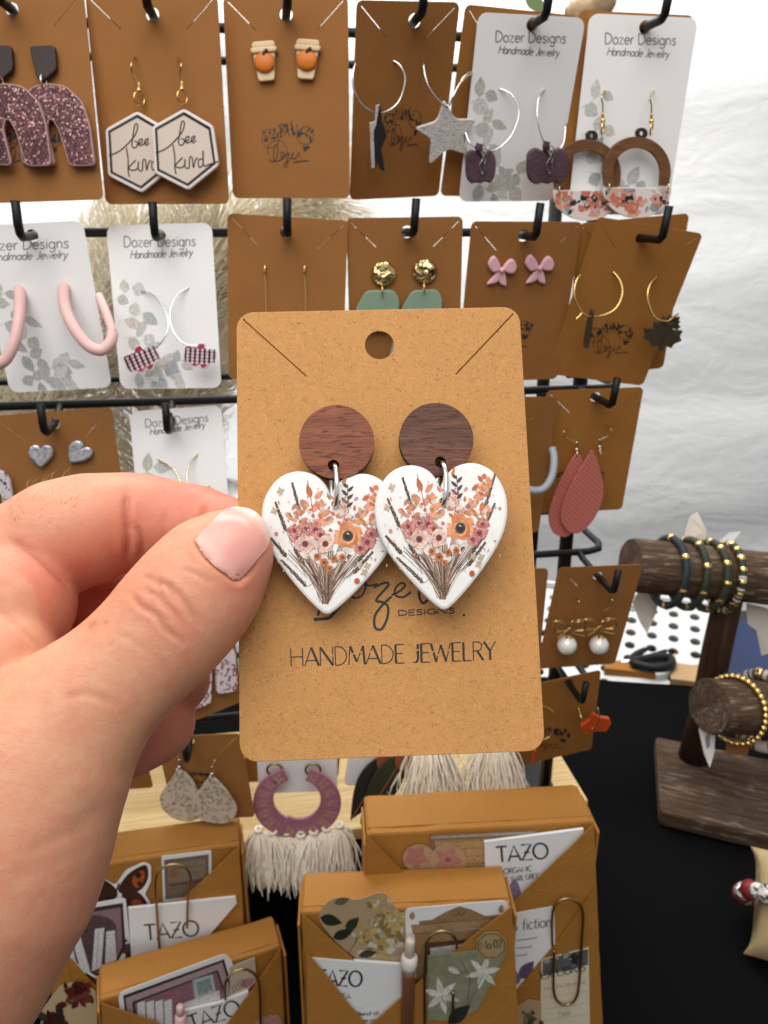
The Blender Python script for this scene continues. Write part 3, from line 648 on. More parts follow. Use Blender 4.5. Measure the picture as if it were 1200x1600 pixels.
    # blooms
    def petal(x, y, L, W_, an):
        o = []
        for k in range(13):
            a = 6.283 * k / 13; u = L * (.56 + .44 * math.cos(a)) * (1 + rs.uniform(-.05, .05)); v = W_ * .5 * math.sin(a) * (.55 + .45 * (u / L)) * (1 + rs.uniform(-.1, .1)); o.append((x + u * math.cos(an) - v * math.sin(an), y + u * math.sin(an) + v * math.cos(an)))
        return o
    def bloom(x, y, r, cols, cen, np_=9, cr=.26):
        for ring in (1.0, .8, .58):
            for k in range(np_): an = 6.283 * k / np_ + rs.uniform(-.3, .3); poly(petal(x, y, r * ring * rs.uniform(.8, 1.1), r * .8, an), rs.choice(cols), .22)
        for k in range(18): an = rs.uniform(0, 6.28); q = r * rs.uniform(.3, .95); stroke([(x + q * .4 * math.cos(an), y + q * .4 * math.sin(an)), (x + q * math.cos(an), y + q * math.sin(an))], .00007, tuple(np.array(cols[0]) * .6))
        poly(circle(x, y, r * cr * 1.5, 12), tuple(np.array(cen) * 2.2 + .02)); poly(circle(x, y, r * cr, 12), cen)
    for x, y, r in ((-.44, .06, .12), (-.50, .15, .10), (-.2, .17, .12), (.55, .02, .13), (.6, .14, .10), (.45, -.06, .10), (-.12, .10, .10), (-.33, .19, .10)): bloom(x, y, r, [MV, PK, (.66, .30, .25), (.50, .16, .16)], (.17, .04, .04), 7)
    bloom(-.34, -.03, .14, [(.74, .46, .38), (.70, .38, .30), (.78, .55, .47)], (.12, .03, .03), 10, .24)
    bloom(-.05, -.02, .135, [(.76, .50, .40), (.74, .44, .34), (.78, .58, .50)], (.10, .03, .02), 10, .24)
    bloom(.27, .10, .20, [(.68, .26, .10), (.72, .33, .15), (.60, .19, .07)], (.020, .016, .016), 9, .26)
    for x, y, r in ((-.06, -.28, .075), (.08, -.22, .06), (.02, -.36, .05), (-.16, -.2, .06), (.2, -.2, .06)): bloom(x, y, r, [(.55, .16, .04), (.5, .2, .08)], (.2, .06, .02), 6, .35)
    poly(circle(.42, -.52, .042, 10), (.55, .12, .04)); poly(circle(-.76, .10, .028, 8), (.55, .2, .1)); poly(circle(.86, .35, .02, 8), (.5, .2, .1))
    for k in range(110):
        a = rs.uniform(-.85, .85); b = rs.uniform(-.45, .75)
        if abs(a) + abs(b) * .3 < .95: poly(leafshape(a, b, rs.uniform(.015, .055), rs.uniform(.01, .028), rs.uniform(0, 6)), rs.choice([TAN, PK, OL, (.35, .25, .2), (.7, .55, .45)]))
    for x, y in ((.52, -.4), (.56, -.3), (.44, -.3), (-.8, .42), (-.72, .7)):
        for k in range(4): poly(leafshape(x, y, .06, .035, k * 1.57 + .4), (.52, .40, .26))
    mb.col = (1, 1, 1)
def heart_earring(disc, dr, hole, heart, label, wmat, zd, zh, ringp):
    """disc centre/radius, hole, heart frame in photo pixels; zd/zh = stand-off from the card"""
    cx, cy = MC.at(*disc, zd); t = thing('heart_earring', label, 'earring', Tr(MC.Mx, cx, cy, 0), 'heart earrings on the held card')
    px = np.linalg.norm(np.array(MC.at(disc[0] + 10, disc[1], zd)) - np.array((cx, cy))) / 10
    mb = MB(); hx, hy = MC.at(*hole, zd)
    mb.cur = 0; mb.prism(circle(cx, cy, dr * px, 56), zd - .0001, zd, 0, [circle(hx, hy, .00115, 18)], bot=False)
    mb.cur = 1; mb.prism(circle(cx, cy, dr * px * 1.002, 56), zd - .0030, zd - .0001, .0002, [circle(hx, hy, .0011, 18)])
    mb.build('wood_disc', [wmat, M['wood_edge']], t, MC.Mx)
    mb = MB(); mb.lathe([(.0004, 0.0), (.0004, zd - .003)], (cx, cy, 0), 8); mb.build('post', M['silver'], t, MC.Mx)
    # heart: centre, half width, half height, tilt
    hc, hw, hh, ta = heart
    ca, sa = math.cos(ta), math.sin(ta)
    def T(x, y): return MC.at(hc[0] + (x * ca + y * sa) * hw, hc[1] - (y * ca - x * sa) * hh, zh)
    rx, ry = MC.at(*ringp[1], zh)
    mb = MB(); mb.prism([T(*p) for p in heart_outline()], zh - .0026, zh, .0006, [circle(rx, ry, .0008, 14)])
    for i in range(len(mb.sm)): mb.sm[i] = False
    h = mb.build('heart_pendant', M['acrylic'], t, MC.Mx)
    mb = MB(); bouquet(mb, T, zh + .00003); mb.build('floral_print', M['print'], h, MC.Mx)
    # jump ring through disc and heart
    mb = MB(); a = np.array([*MC.at(*ringp[0], zd), zd + .0004]); b = np.array([rx, ry, zh + .0004]); c = (a + b) / 2; L = np.linalg.norm(b - a) * .5 + .0006; ax = (b - a) / np.linalg.norm(b - a)
    side = np.array([.25, 0, 1.0]); side -= ax * np.dot(side, ax); side /= np.linalg.norm(side)
    c = c - side * .0008
    mb.tube([c + ax * (L * math.cos(k / 30 * 6.283)) + side * (.0026 * math.sin(k / 30 * 6.283)) for k in range(30)], .00052, 9, True); mb.build('jump_ring', M['silver'], t, MC.Mx)
heart_earring((526, 690), 59, (521, 727), ((514, 848), 109, 112, R(2)), 'left heart earring with red brown wood disc on the held card', M['walnut_a'], .0062, .0060, ((523, 731), (524, 788)))
heart_earring((682, 686), 58, (688, 722), ((691, 838), 106, 115, R(-2)), 'right heart earring with dark walnut disc overlapping its pair', M['walnut_b'], .0066, .0092, ((690, 726), (693, 783)))
# ------------------------------------------------------------------ earrings on the rack
def at3(cd, p): x, y = cd.at(p[0], p[1], p[2]); return np.array([x, y, p[2]])
def wire(mb, cd, pts, r, n=8, k=6): mb.tube(crv([at3(cd, p) for p in pts], k), r, n)
def ear(cd, name, label, p, group): x, y = cd.at(*p); return thing(name, label, 'earring', Tr(cd.Mx, x, y, 0), group)
def slab(cd, poly, z0, z1, bev=.0004, holes=()): mb = MB(); mb.prism(cd.ats(poly, z1), z0, z1, bev, [cd.ats(h, z1) for h in holes]); return mb
def fish(cd, t, top, mid, bot, mat, z=.004, r=.00035, bead=True, side=1):
    """ear wire: leaves the card at top, bows out and drops to a coil and bead at mid, loop at bot"""
    mb = MB(); dx = 5 * side
    wire(mb, cd, [(top[0], top[1], -.001), (top[0], top[1], .002), (top[0] + dx, top[1] + (mid[1] - top[1]) * .25, z + .002), (top[0] + dx * .6, top[1] + (mid[1] - top[1]) * .55, z + .001), (mid[0], mid[1] - 4, z), (mid[0], mid[1] + 3, z)], r); mb.build('ear_wire', mat, t, cd.Mx)
    if bead:
        mb = MB(); a, b = at3(cd, (mid[0], mid[1] - 6, z)), at3(cd, (mid[0], mid[1] + 6, z)); mb.tube([a + (b - a) * k / 8 for k in range(9)], [r * (2.2 if k % 2 else 1.8) for k in range(9)], 8); mb.sphere(b, r * 3.4, 10, 7); mb.build('bead', mat, t, cd.Mx)
    mb = MB(); a = at3(cd, (bot[0], bot[1], z)); m = at3(cd, (mid[0], mid[1] + 9, z)); c = (a + m) / 2; L = np.linalg.norm(a - m) / 2 + .0004
    mb.torus(c, L, r * 1.1, 18, 6, sy=1.0, Rm=np.array([[.55, 0, .83], [0, 1, 0], [-.83, 0, .55]])); mb.build('jump_ring', mat, t, cd.Mx)
# --- glitter arches
n = NT('rose_glitter'); v = n.vor(1500, 'F1', out='Color'); sp = n.N('SeparateColor'); n.L(v, sp.inputs[0])
n.base(n.ramp(sp.outputs[0], [(0, srgb(40, 20, 24)), (.5, srgb(84, 46, 50)), (.85, srgb(122, 74, 76)), (1, srgb(226, 180, 174))])).set(rough=n.ramp(sp.outputs[1], [(0, (.15,) * 3), (1, (.7,) * 3)]), metal=.45, spec=.6)
vn = n.N('VectorMath', operation='SUBTRACT'); n.L(v, vn.inputs[0]); vn.inputs[1].default_value = (.5, .5, .5)
n.nrm(n.bump(sp.outputs[2], .8, .0010)); M['glitter'] = n.mat
M['blush_edge'] = plain('pale_mauve_clay', srgb(176, 140, 140), .6); M['dark_clay'] = plain('dark_brown_clay', srgb(44, 28, 24), .6, bump=.15, bscale=500, var=.1)
def glitter_arch(dx, label, z):
    cd = CARDS['k1']; S = lambda pts: [(x + dx, y) for x, y in pts]
    t = ear(cd, 'arch_earring', label, (68 + dx, 75), 'glitter arch earrings')
    slab(cd, rpoly(S([(44, 71), (85, 69), (88, 108), (66, 127), (57, 122)]), 8), .001, .0035, .0005).build('stud', M['dark_clay'], t, cd.Mx)
    o = [(45, 258)] + []; out = S([(33, 255), (28, 190), (34, 150), (50, 134), (72, 129), (102, 133), (128, 158), (140, 195), (148, 258), (108, 259), (92, 205), (82, 187), (76, 186), (72, 200), (86, 258)])
    o = rpoly(out, 9, 4); mb = MB(); mb.cur = 1; mb.prism(cd.ats(o, z), z - .0022, z - .0001, .0002); mb.cur = 0; mb.prism(inset(ccw(cd.ats(o, z)), .0005), z - .0002, z + .0001, 0, bot=False); mb.build('arch', [M['glitter'], M['blush_edge']], t, cd.Mx)
    mb = MB(); mb.torus(at3(cd, (68 + dx, 128, z)), .0030, .0004, 16, 6, 'x'); mb.build('jump_ring', M['silver'], t, cd.Mx)
glitter_arch(-68, 'glitter arch earring cut by the left edge of the picture', .0070)
glitter_arch(0, 'rose glitter arch earring with dark brown stud, whole arch visible', .0045)
# --- hexagons
M['cream_clay'] = plain('cream_clay', srgb(206, 190, 176), .6, bump=.1, bscale=400, var=.04); M['white_clay'] = plain('white_clay', srgb(222, 212, 206), .5, bump=.1, bscale=400)
def hexa(dx, dy, label, z, top, mid):
    cd = CARDS['k2']; t = ear(cd, 'hexagon_earring', label, top, 'bee kind hexagon earrings'); S = lambda pts: [(x + dx, y + dy) for x, y in pts]
    fish(cd, t, top, mid, (mid[0] + 1, mid[1] + 28), M['gold'], z - .0005, .00038, True, -1 if dx else 1)
    H = [(287, 169), (333, 196), (342, 258), (294, 297), (241, 270), (237, 197)]
    slab(cd, rpoly(S(H), 6), z - .0026, z, .0005).build('hexagon', M['white_clay'], t, cd.Mx)
    c = np.array([288.5, 231.]); q = lambda k: S([tuple(c + (np.array(p) - c) * k) for p in H])
    mb = MB(); i = cd.ats(q(.87), z); mb.fan(i, z + .00004); mb.build('cream_face', M['cream_clay'], t, cd.Mx)
    mb = MB(); i = cd.ats(q(.87), z); o2 = i + [i[0], i[1]]; mb.ribbon(o2, .0013, z + .0001); mb.build('black_border', M['ink'], t, cd.Mx)
    mb = MB()
    for st in ([(243, 239), (262, 230), (283, 208), (288, 192), (284, 190), (281, 205), (279, 224), (285, 226), (288, 219), (283, 216)], [(287, 222), (294, 218), (295, 213), (290, 215), (291, 223), (297, 221), (303, 217), (304, 212), (299, 216), (301, 223), (306, 219)], [(270, 226), (273, 245), (273, 262), (275, 272)], [(285, 246), (274, 258), (281, 262), (288, 258), (289, 248), (289, 260), (295, 262), (296, 247), (300, 246), (302, 262), (305, 250), (309, 246)], [(317, 248), (310, 250), (311, 261), (317, 256), (317, 235), (318, 258), (326, 257), (341, 252)]): pstroke(mb, cd, S(st), .0006, z + .0001, 4)
    mb.build('lettering', M['ink'], t, cd.Mx)
hexa(-73, 4, 'rear bee kind hexagon earring, overlapped by its pair', .0045, (210, 89), (217, 135)); hexa(0, 0, 'front bee kind hexagon earring lying over its pair', .0078, (278, 89), (284, 133))
# --- coffee cups
M['cup_clay'] = plain('pale_cup_clay', srgb(214, 190, 150), .55, bump=.15, bscale=300, var=.06); M['sleeve'] = plain('taupe_sleeve', srgb(140, 118, 96), .6); M['orange_clay'] = plain('orange_clay', srgb(206, 112, 20), .5, bump=.15, bscale=500, var=.12, vscale=200); M['stem_clay'] = plain('dark_green_clay', srgb(52, 52, 34), .6)
def cup(x, y, a, label):
    cd = CARDS['k3']; t = ear(cd, 'cup_stud_earring', label, (x, y), 'coffee cup stud earrings'); ca, sa = math.cos(a), math.sin(a)
    S = lambda pts: [(x + p * ca - q * sa, y + p * sa + q * ca) for p, q in pts]
    slab(cd, rpoly(S([(-18, -18), (18, -18), (13, 32), (-12, 32)]), 5), .0008, .003, .0005).build('cup', M['cup_clay'], t, cd.Mx)
    slab(cd, rpoly(S([(-17.5, -6), (17, -6), (14, 16), (-14, 16)]), 1), .003, .0033, .0001).build('sleeve', M['sleeve'], t, cd.Mx)
    slab(cd, rpoly(S([(-21, -22), (21, -22), (20, -13), (-20, -13)]), 4), .0008, .0042, .0006).build('lid', M['cup_clay'], t, cd.Mx)
    slab(cd, rpoly(S([(-17, -31), (17, -31), (19, -21), (-19, -21)]), 5), .0008, .0036, .0006).build('lid_top', M['cup_clay'], t, cd.Mx)
    mb = MB(); p = at3(cd, (x + 0, y + 3, .0036)); mb.sphere(p, .0047, 18, 10, (1, .92, .35)); mb.build('pumpkin', M['orange_clay'], t, cd.Mx)
    mb = MB(); wire(mb, cd, [(*S([(-1, -9)])[0], .0047), (*S([(1, -13)])[0], .0047), (*S([(6, -17)])[0], .0046)], .0007, 6); mb.build('stem', M['stem_clay'], t, cd.Mx)
cup(413, 94, R(-5), 'left coffee cup stud with brighter orange pumpkin'); cup(479, 91, R(4), 'right coffee cup stud with duller orange pumpkin')
# --- star hoops
M['black_glit'] = plain('black_leather', srgb(34, 34, 38), .6, bump=.3, bscale=700)
n = NT('white_glitter_print'); n.base(n.mix(n.ramp(n.noise(900, 2, .6), [(.62, K4), (.68, W4)]), n.ramp(n.noise(500, 3, .6), [(.3, srgb(190, 184, 180)), (.7, srgb(222, 216, 210))]), srgb(130, 126, 122))).set(rough=.45); n.nrm(n.bump(n.vor(1500), .4, .0006)); M['star_white'] = n.mat
cd = CARDS['k4']
t = ear(cd, 'star_hoop_earring', 'star hoop turned edge on so its black back shows', (614, 94), 'star hoop earrings')
mb = MB(); wire(mb, cd, [(614, 94, 0), (626, 103, .003), (633, 125, .006), (622, 160, .009), (596, 176, .011), (570, 167, .012), (553, 140, .011), (552, 112, .008), (556, 98, .005)], .0004); mb.build('hoop', M['silver'], t, cd.Mx)
mb = slab(cd, [(593, 163), (596, 170), (597, 190), (605, 212), (596, 232), (602, 268), (596, 266), (592, 250), (588, 262), (584, 262), (585, 230), (582, 205), (588, 192)], .009, .013, .0003); mb.build('star', M['black_glit'], t, cd.Mx)
mb = slab(cd, [(588, 165), (593, 163), (588, 195), (584, 205), (586, 262), (581, 263), (578, 192), (586, 190)], .0125, .0134, .0002); mb.build('star_face', M['star_white'], t, cd.Mx)
t = ear(cd, 'star_hoop_earring', 'star hoop facing front with white glitter star', (663, 92), 'star hoop earrings')
mb = MB(); wire(mb, cd, [(664, 92, 0), (662, 104, .004), (669, 133, .009), (685, 156, .012), (700, 165, .013), (708, 150, .013), (720, 128, .010), (738, 113, .006)], .0004); mb.build('hoop', M['silver'], t, cd.Mx)
c = np.array([699., 208]); st = []
for k, (r_, a) in enumerate([(54, -95), (25, -58), (52, -25), (25, 15), (50, 45), (24, 88), (58, 119), (26, 160), (52, 188), (24, 232)]): st.append(tuple(c + r_ * np.array([math.cos(R(a)), math.sin(R(a))])))
mb = slab(cd, rpoly(st, 9), .011, .0128, .0003); mb.build('star', M['star_white'], t, cd.Mx)
# --- pumpkins
n = NT('purple_felt_clay'); n.base(n.ramp(n.noise(90, 4, .6), [(.3, srgb(72, 48, 60)), (.7, srgb(98, 70, 82))])).set(rough=.75); n.nrm(n.bump(n.noise(650, 4, .6), .5, .0012)); M['purple'] = n.mat
cd = CARDS['w1']
def pumpkin(label, hole, hoop, c, sx, sy, z):
    t = ear(cd, 'pumpkin_hoop_earring', label, hole, 'purple pumpkin hoop earrings')
    mb = MB(); wire(mb, cd, hoop, .0004); mb.build('hoop', M['silver'], t, cd.Mx)
    o = [(-.95, -.1), (-.88, -.62), (-.55, -.86), (-.22, -.72), (0, -.78), (.22, -.72), (.6, -.86), (.92, -.55), (1, 0), (.9, .55), (.62, .88), (.3, .8), (0, .9), (-.3, .84), (-.62, .9), (-.9, .55)]
    slab(cd, [(c[0] + x * sx, c[1] + y * sy) for x, y in [tuple(p) for p in crv(o, 3, True)]], z - .003, z, .0009).build('pumpkin', M['purple'], t, cd.Mx)
    mb = MB(); wire(mb, cd, [(c[0] - 2, c[1] - sy * .7, z - .001), (c[0] - 4, c[1] - sy * .95, z), (c[0] - 2, c[1] - sy * 1.2, z)], .0017); mb.build('stem', M['purple'], t, cd.Mx)
    mb = MB()
    for a in (0, .4): wire(mb, cd, [(c[0] + 3, c[1] + sy * .45, z + .0008), (c[0] - 3 + a * 20, c[1], z + .0012), (c[0] + 4 + a * 10, c[1] - sy * .5, z + .001), (c[0] + 8, c[1] - sy * .9, z + .0008), (c[0] + 2 - a * 9, c[1] - sy * .95, z + .0008), (c[0] + 4, c[1] - sy * .3, z + .0012), (c[0] + 7, c[1] + sy * .3, z + .001)], .0003, 6)
    mb.build('curl_wire', M['silver'], t, cd.Mx)
pumpkin('left purple pumpkin hoop, turned slightly sideways', (780, 138), [(780, 138, 0), (800, 148, .004), (811, 175, .008), (800, 210, .011), (778, 232, .012), (755, 236, .012), (735, 224, .010), (727, 205, .006)], (752, 260), 24, 30, .0135)
pumpkin('right purple pumpkin hoop, facing front', (851, 139), [(851, 139, 0), (842, 152, .004), (840, 185, .009), (850, 222, .012), (864, 238, .013), (880, 225, .012), (884, 195, .008)], (857, 259), 34, 32, .0140)
# --- wooden arches with floral half discs
M['arch_wood'] = wood('arch_walnut', srgb(92, 58, 34), srgb(132, 90, 56), 0, 300, .2, .5, .3)
cd = CARDS['w2']
def woodarch(dx, dy, label, z, hole, mid, seed):
    t = ear(cd, 'wood_arch_earring', label, hole, 'wooden arch earrings with floral halves'); fish(cd, t, hole, mid, (mid[0], mid[1] + 27), M['gold'], z - .001, .00038, True, -1)
    C = np.array([996. + dx, 264 + dy]); o = [(C[0] + 50, C[1] + 26)] + [(C[0] + 53 * math.cos(a), C[1] - 54 * math.sin(a) + 3) for a in np.linspace(R(-4), R(184), 24)] + [(C[0] - 50, C[1] + 26)]; i = [(C[0] - 36, C[1] + 26)] + [(C[0] + 37 * math.cos(a), C[1] - 38 * math.sin(a) + 5) for a in np.linspace(R(183), R(-3), 24)] + [(C[0] + 36, C[1] + 26)]
    mb = slab(cd, o + i, z - .0025, z, .0003); mb.build('wood_arch', M['arch_wood'], t, cd.Mx)
    mb = MB(); mb.prism(cd.ats(circle(C[0] + 8, C[1] - 56, 9, 18), z), z - .0025, z - .0001, .0003, [cd.ats(circle(C[0] + 8, C[1] - 56, 4, 12), z)]); mb.build('wood_loop', M['wood_edge'], t, cd.Mx)
    hd = [(C[0] + 54 * math.cos(a), C[1] + 29 - 48 * math.sin(a)) for a in np.linspace(R(180), R(360), 24)]
    b = slab(cd, hd, z - .0035, z - .0006, .0003).build('floral_half', M['white_clay'], t, cd.Mx)
    mb = MB(); rs = random.Random(seed); zz = z - .00055
    for k in range(70):
        a = rs.uniform(-48, 48); h_ = math.sqrt(max(0, 50 ** 2 - a * a)) * .8; b2 = 32 + rs.random() * max(h_ - 4, 1); k_ = rs.random() * (.55 if k < 34 else 1.0) + (.3 if k < 34 and k % 3 == 0 else 0) + (.2 if k >= 34 else 0); L = rs.uniform(8, 24) if k < 34 else rs.uniform(6, 13)
        col = (.62, .20, .13) if k_ < .35 else ((.72, .38, .28) if k_ < .55 else ((.02, .03, .045) if k_ < .75 else ((.30, .34, .34) if k_ < .88 else (.62, .52, .40))))
        po = [(C[0] + max(-50, min(50, x)), C[1] + max(30, min(29 + h_ * 1.15, y))) for x, y in leafshape(a, b2, L, L * (.8 if k < 34 else .45), rs.uniform(0, 6.3))]; lp(mb, cd, po, zz, col); zz += .0000008
    mb.build('floral_print', M['print'], b, cd.Mx)
    for s in (-46, 46): mb = MB(); mb.torus(at3(cd, (C[0] + s, C[1] + 28, z - .001)), .0020, .00032, 14, 6, 'x'); mb.build('jump_ring', M['pale_gold'], t, cd.Mx)
woodarch(-78, 4, 'rear wooden arch earring with floral half disc', .0050, (945, 141), (942, 182), 3); woodarch(0, 0, 'front wooden arch earring with floral half disc over its pair', .0088, (1021, 142), (1018, 183), 4)
t = ear(CARDS['k5'], 'hoop_earring', 'thin silver hoop peeking past the white pumpkin card', (735, 113), 'thin hoop earrings'); mb = MB(); wire(mb, CARDS['k5'], [(745, 108, .002), (730, 115, .004), (718, 130, .005), (708, 152, .004), (706, 176, .002)], .0004); mb.build('hoop', M['pale_gold'], t, CARDS['k5'].Mx)
# --- pink hoops
M['pink'] = plain('blush_clay', srgb(226, 184, 178), .5, bump=.1, bscale=300, var=.04)
cd = CARDS['w3']
for label, pts, b in (('pink hoop cut by the left edge', [(30, 452, -.001), (31, 470, .006), (29, 500, .013), (22, 535, .018), (8, 562, .020), (-8, 570, .020)], None), ('whole pink hoop curling over the edge of its white card', [(101, 447, -.001), (99, 458, .005), (103, 485, .012), (117, 515, .018), (138, 540, .021), (158, 547, .021), (172, 535, .019), (176, 520, .016)], 1)):
    t = ear(cd, 'pink_hoop_earring', label, pts[0][:2], 'pink hoop earrings'); mb = MB(); wire(mb, cd, pts, .0027, 14); mb.build('hoop', M['pink'], t, cd.Mx)
    if b: mb = MB(); wire(mb, cd, [(176, 520, .013), (166, 490, .006), (154, 462, -.002)], .0021, 12); mb.build('hoop_back', M['pink'], t, cd.Mx)
# --- plaid charm hoops
cd = CARDS['w4']
M['charm_back'] = plain('charm_white', (.75, .73, .72), .4)
def plaid(label, hole, hoop, c, a, s, z):
    t = ear(cd, 'plaid_charm_earring', label, hole, 'plaid charm hoop earrings'); mb = MB(); wire(mb, cd, hoop, .00042); mb.build('hoop', M['silver'], t, cd.Mx)
    o = [(-1, -.55), (-.2, -.5), (-.15, -.75), (.25, -.8), (.3, -.45), (.95, -.35), (1, .15), (.6, .4), (.5, .75), (.15, .9), (.05, .55), (-.35, .8), (-.75, .45), (-1.05, .3)]; ca, sa = math.cos(a), math.sin(a)
    S = lambda q: [(c[0] + (x * ca - y * sa) * s, c[1] + (x * sa + y * ca) * s) for x, y in q]
    b = slab(cd, rpoly(S(o), 3, 2), z - .0015, z, .0002).build('charm', M['charm_back'], t, cd.Mx); mb = MB(); zz = z + .00003; rs = random.Random(int(c[0]))
    mb.col = (.42, .045, .09); mb.fan(cd.ats(rpoly(S([(x * .93, y * .93) for x, y in o]), 3, 2), zz), zz)
    for k in range(7):
        u = -.9 + .3 * k
        for q in ([(u, -.42), (u + .02, .42)], [(-.9, -.4 + .14 * k), (.85, -.33 + .12 * k)]):
            mb.col = (.012, .008, .01); zz += .000002; mb.ribbon(cd.ats(S(q), zz), .0007, zz)
    for i in range(6):
        for j in range(5): zz += .0000005; lp(mb, cd, S(circle(-.75 + .3 * i, -.33 + .2 * j, .10, 6)), zz, (.80, .62, .66))
    mb.build('plaid_print', M['print'], b, cd.Mx)
plaid('left plaid charm hoop, tilted to the left', (219, 453), [(219, 453, 0), (240, 462, .004), (258, 485, .008), (263, 510, .011), (252, 535, .013), (235, 548, .013)], (221, 560), R(-24), 27, .0135)
plaid('right plaid charm hoop, nearly level', (295, 449), [(295, 449, 0), (276, 462, .004), (265, 490, .009), (272, 520, .012), (290, 538, .013), (312, 540, .012)], (312, 555), R(3), 25, .0130)
# --- threaders
cd = CARDS['k7']
for x, label in ((414, 'left thin gold threader earring'), (476, 'right thin gold threader earring')):
    t = ear(cd, 'threader_earring', label, (x, 415), 'gold threader earrings'); mb = MB(); wire(mb, cd, [(x, 414, -.0005), (x, 416, .0016), (x - 1, 428, .0016)], .00055, 8, 3); mb.build('bar', M['gold'], t, cd.Mx)
    mb = MB(); wire(mb, cd, [(x - 1, 428, .0014), (x + 1, 455, .002), (x + 1, 500, .003), (x - 4, 530, .003)], .00020, 6); mb.build('chain', M['gold'], t, cd.Mx)
# --- gold discs with green drops
M['sage'] = plain('sage_clay', srgb(126, 150, 128), .55, bump=.1, bscale=300, var=.05)
n = NT('hammered_gold'); n.base((.72, .55, .27, 1)).set(metal=1.0, rough=.22); n.nrm(n.bump(n.noise(190, 2, .5, dist=.6), 1.0, .0035)); M['hammered'] = n.mat
cd = CARDS['k8']
for x, y, p, label in ((599, 428, [(572, 454), (616, 453), (625, 470), (618, 516), (548, 518), (556, 482)], 'left green drop under a darker gold disc'), (664, 424, [(644, 454), (684, 452), (691, 466), (690, 566), (606, 566), (628, 482)], 'right green drop under a bright gold disc')):
    t = ear(cd, 'gold_disc_earring', label, (x, y), 'gold disc earrings with green drops'); mb = MB(); c = at3(cd, (x, y, .0022)); mb.lathe([(.0001, .0006), (.003, .0009), (.0050, .0003), (.0060, -.0004), (.0062, -.0010), (.0055, -.0016)], c, 26); mb.build('gold_disc', M['hammered'], t, cd.Mx)
    slab(cd, rpoly(p, 8), .002, .0045, .0005).build('green_drop', M['sage'], t, cd.Mx)
    mb = MB(); mb.torus(at3(cd, (x - 2, y + 26, .004)), .0030, .0004, 16, 6, 'x'); mb.build('jump_ring', M['gold'], t, cd.Mx)
# --- bows
M['bow'] = plain('pink_clay', srgb(228, 178, 186), .45, bump=.1, bscale=300, var=.03)
cd = CARDS['k9']
for x, y, a, label in ((785, 422, 4, 'left pink bow stud, tails spread wider'), (844, 419, -1, 'right pink bow stud')):
    t = ear(cd, 'bow_stud_earring', label, (x, y), 'pink bow stud earrings'); ca, sa = math.cos(R(a)), math.sin(R(a)); S = lambda q: [(x + u * ca - v * sa, y + u * sa + v * ca) for u, v in q]
    for nm, q in (('loop', [(-1, -1), (-10, -19), (-17, -19), (-22, -8), (-18, 1), (-12, 5)]), ('loop', [(1, -1), (8, -14), (16, -18), (23, -8), (20, 3), (11, 5)]), ('tail', [(-4, 0), (2, 4), (-6, 20), (-22, 24), (-14, 12)]), ('tail', [(-2, 2), (4, 0), (9, 24), (-3, 20)])):
        slab(cd, [tuple(p) for p in crv(S(q), 3, True)], .0005, .0030 if nm == 'loop' else .0022, .0009).build(nm, M['bow'], t, cd.Mx)
    mb = MB(); mb.sphere(at3(cd, (x, y, .003)), .0013, 10, 7, (1, 1.2, .8)); mb.build('knot', M['bow'], t, cd.Mx)
# --- gold hoops with leaves
cd = CARDS['k11']
M['leaf_bronze'] = plain('bronze_leaf', srgb(78, 66, 50), .5, .3, bump=.4, bscale=350, var=.2, vscale=200)
t = ear(cd, 'leaf_hoop_earring', 'left gold hoop with its leaf turned edge on', (961, 424), 'gold leaf hoop earrings'); mb = MB(); wire(mb, cd, [(958, 424, 0), (970, 440, .004), (972, 462, .008), (960, 484, .011), (935, 494, .012), (912, 490, .012), (898, 465, .010), (900, 440, .006), (908, 428, .003)], .00052); wire(mb, cd, [(910, 489, .012), (900, 499, .013)], .00052); mb.build('hoop', M['gold'], t, cd.Mx)
slab(cd, [(926, 487), (929, 486), (925, 520), (920, 545), (914, 544), (919, 510)], .009, .013, .0003).build('leaf', M['leaf_bronze'], t, cd.Mx)
t = ear(cd, 'leaf_hoop_earring', 'right gold hoop with bronze maple leaf facing front', (1026, 432), 'gold leaf hoop earrings'); mb = MB(); wire(mb, cd, [(1027, 431, 0), (1016, 444, .004), (1012, 466, .008), (1022, 494, .012), (1040, 502, .014), (1052, 496, .013), (1060, 490, .011)], .00052); mb.build('hoop', M['gold'], t, cd.Mx)
def maple(cx, cy, s, a=0):
    o = [(0, -1), (.22, -.55), (.48, -.68), (.45, -.28), (1, -.3), (.82, 0), (.98, .2), (.55, .4), (.5, .62), (.12, .5), (.08, .78), (-.08, .78), (-.12, .5), (-.5, .62), (-.55, .4), (-.98, .2), (-.82, 0), (-1, -.3), (-.45, -.28), (-.48, -.68), (-.22, -.55)]
    ca, sa = math.cos(a), math.sin(a); return [(cx + (x * ca - y * sa) * s, cy + (x * sa + y * ca) * s) for x, y in o]
slab(cd, rpoly(maple(1036, 524, 32, R(4)), 3, 2), .012, .0135, .0003).build('leaf', M['leaf_bronze'], t, cd.Mx)
mb = slab(cd, rpoly(maple(1053, 504, 14, R(50)), 2, 2), .010, .0115, .0002); mb.build('leaf_tip', M['leaf_bronze'], t, cd.Mx)
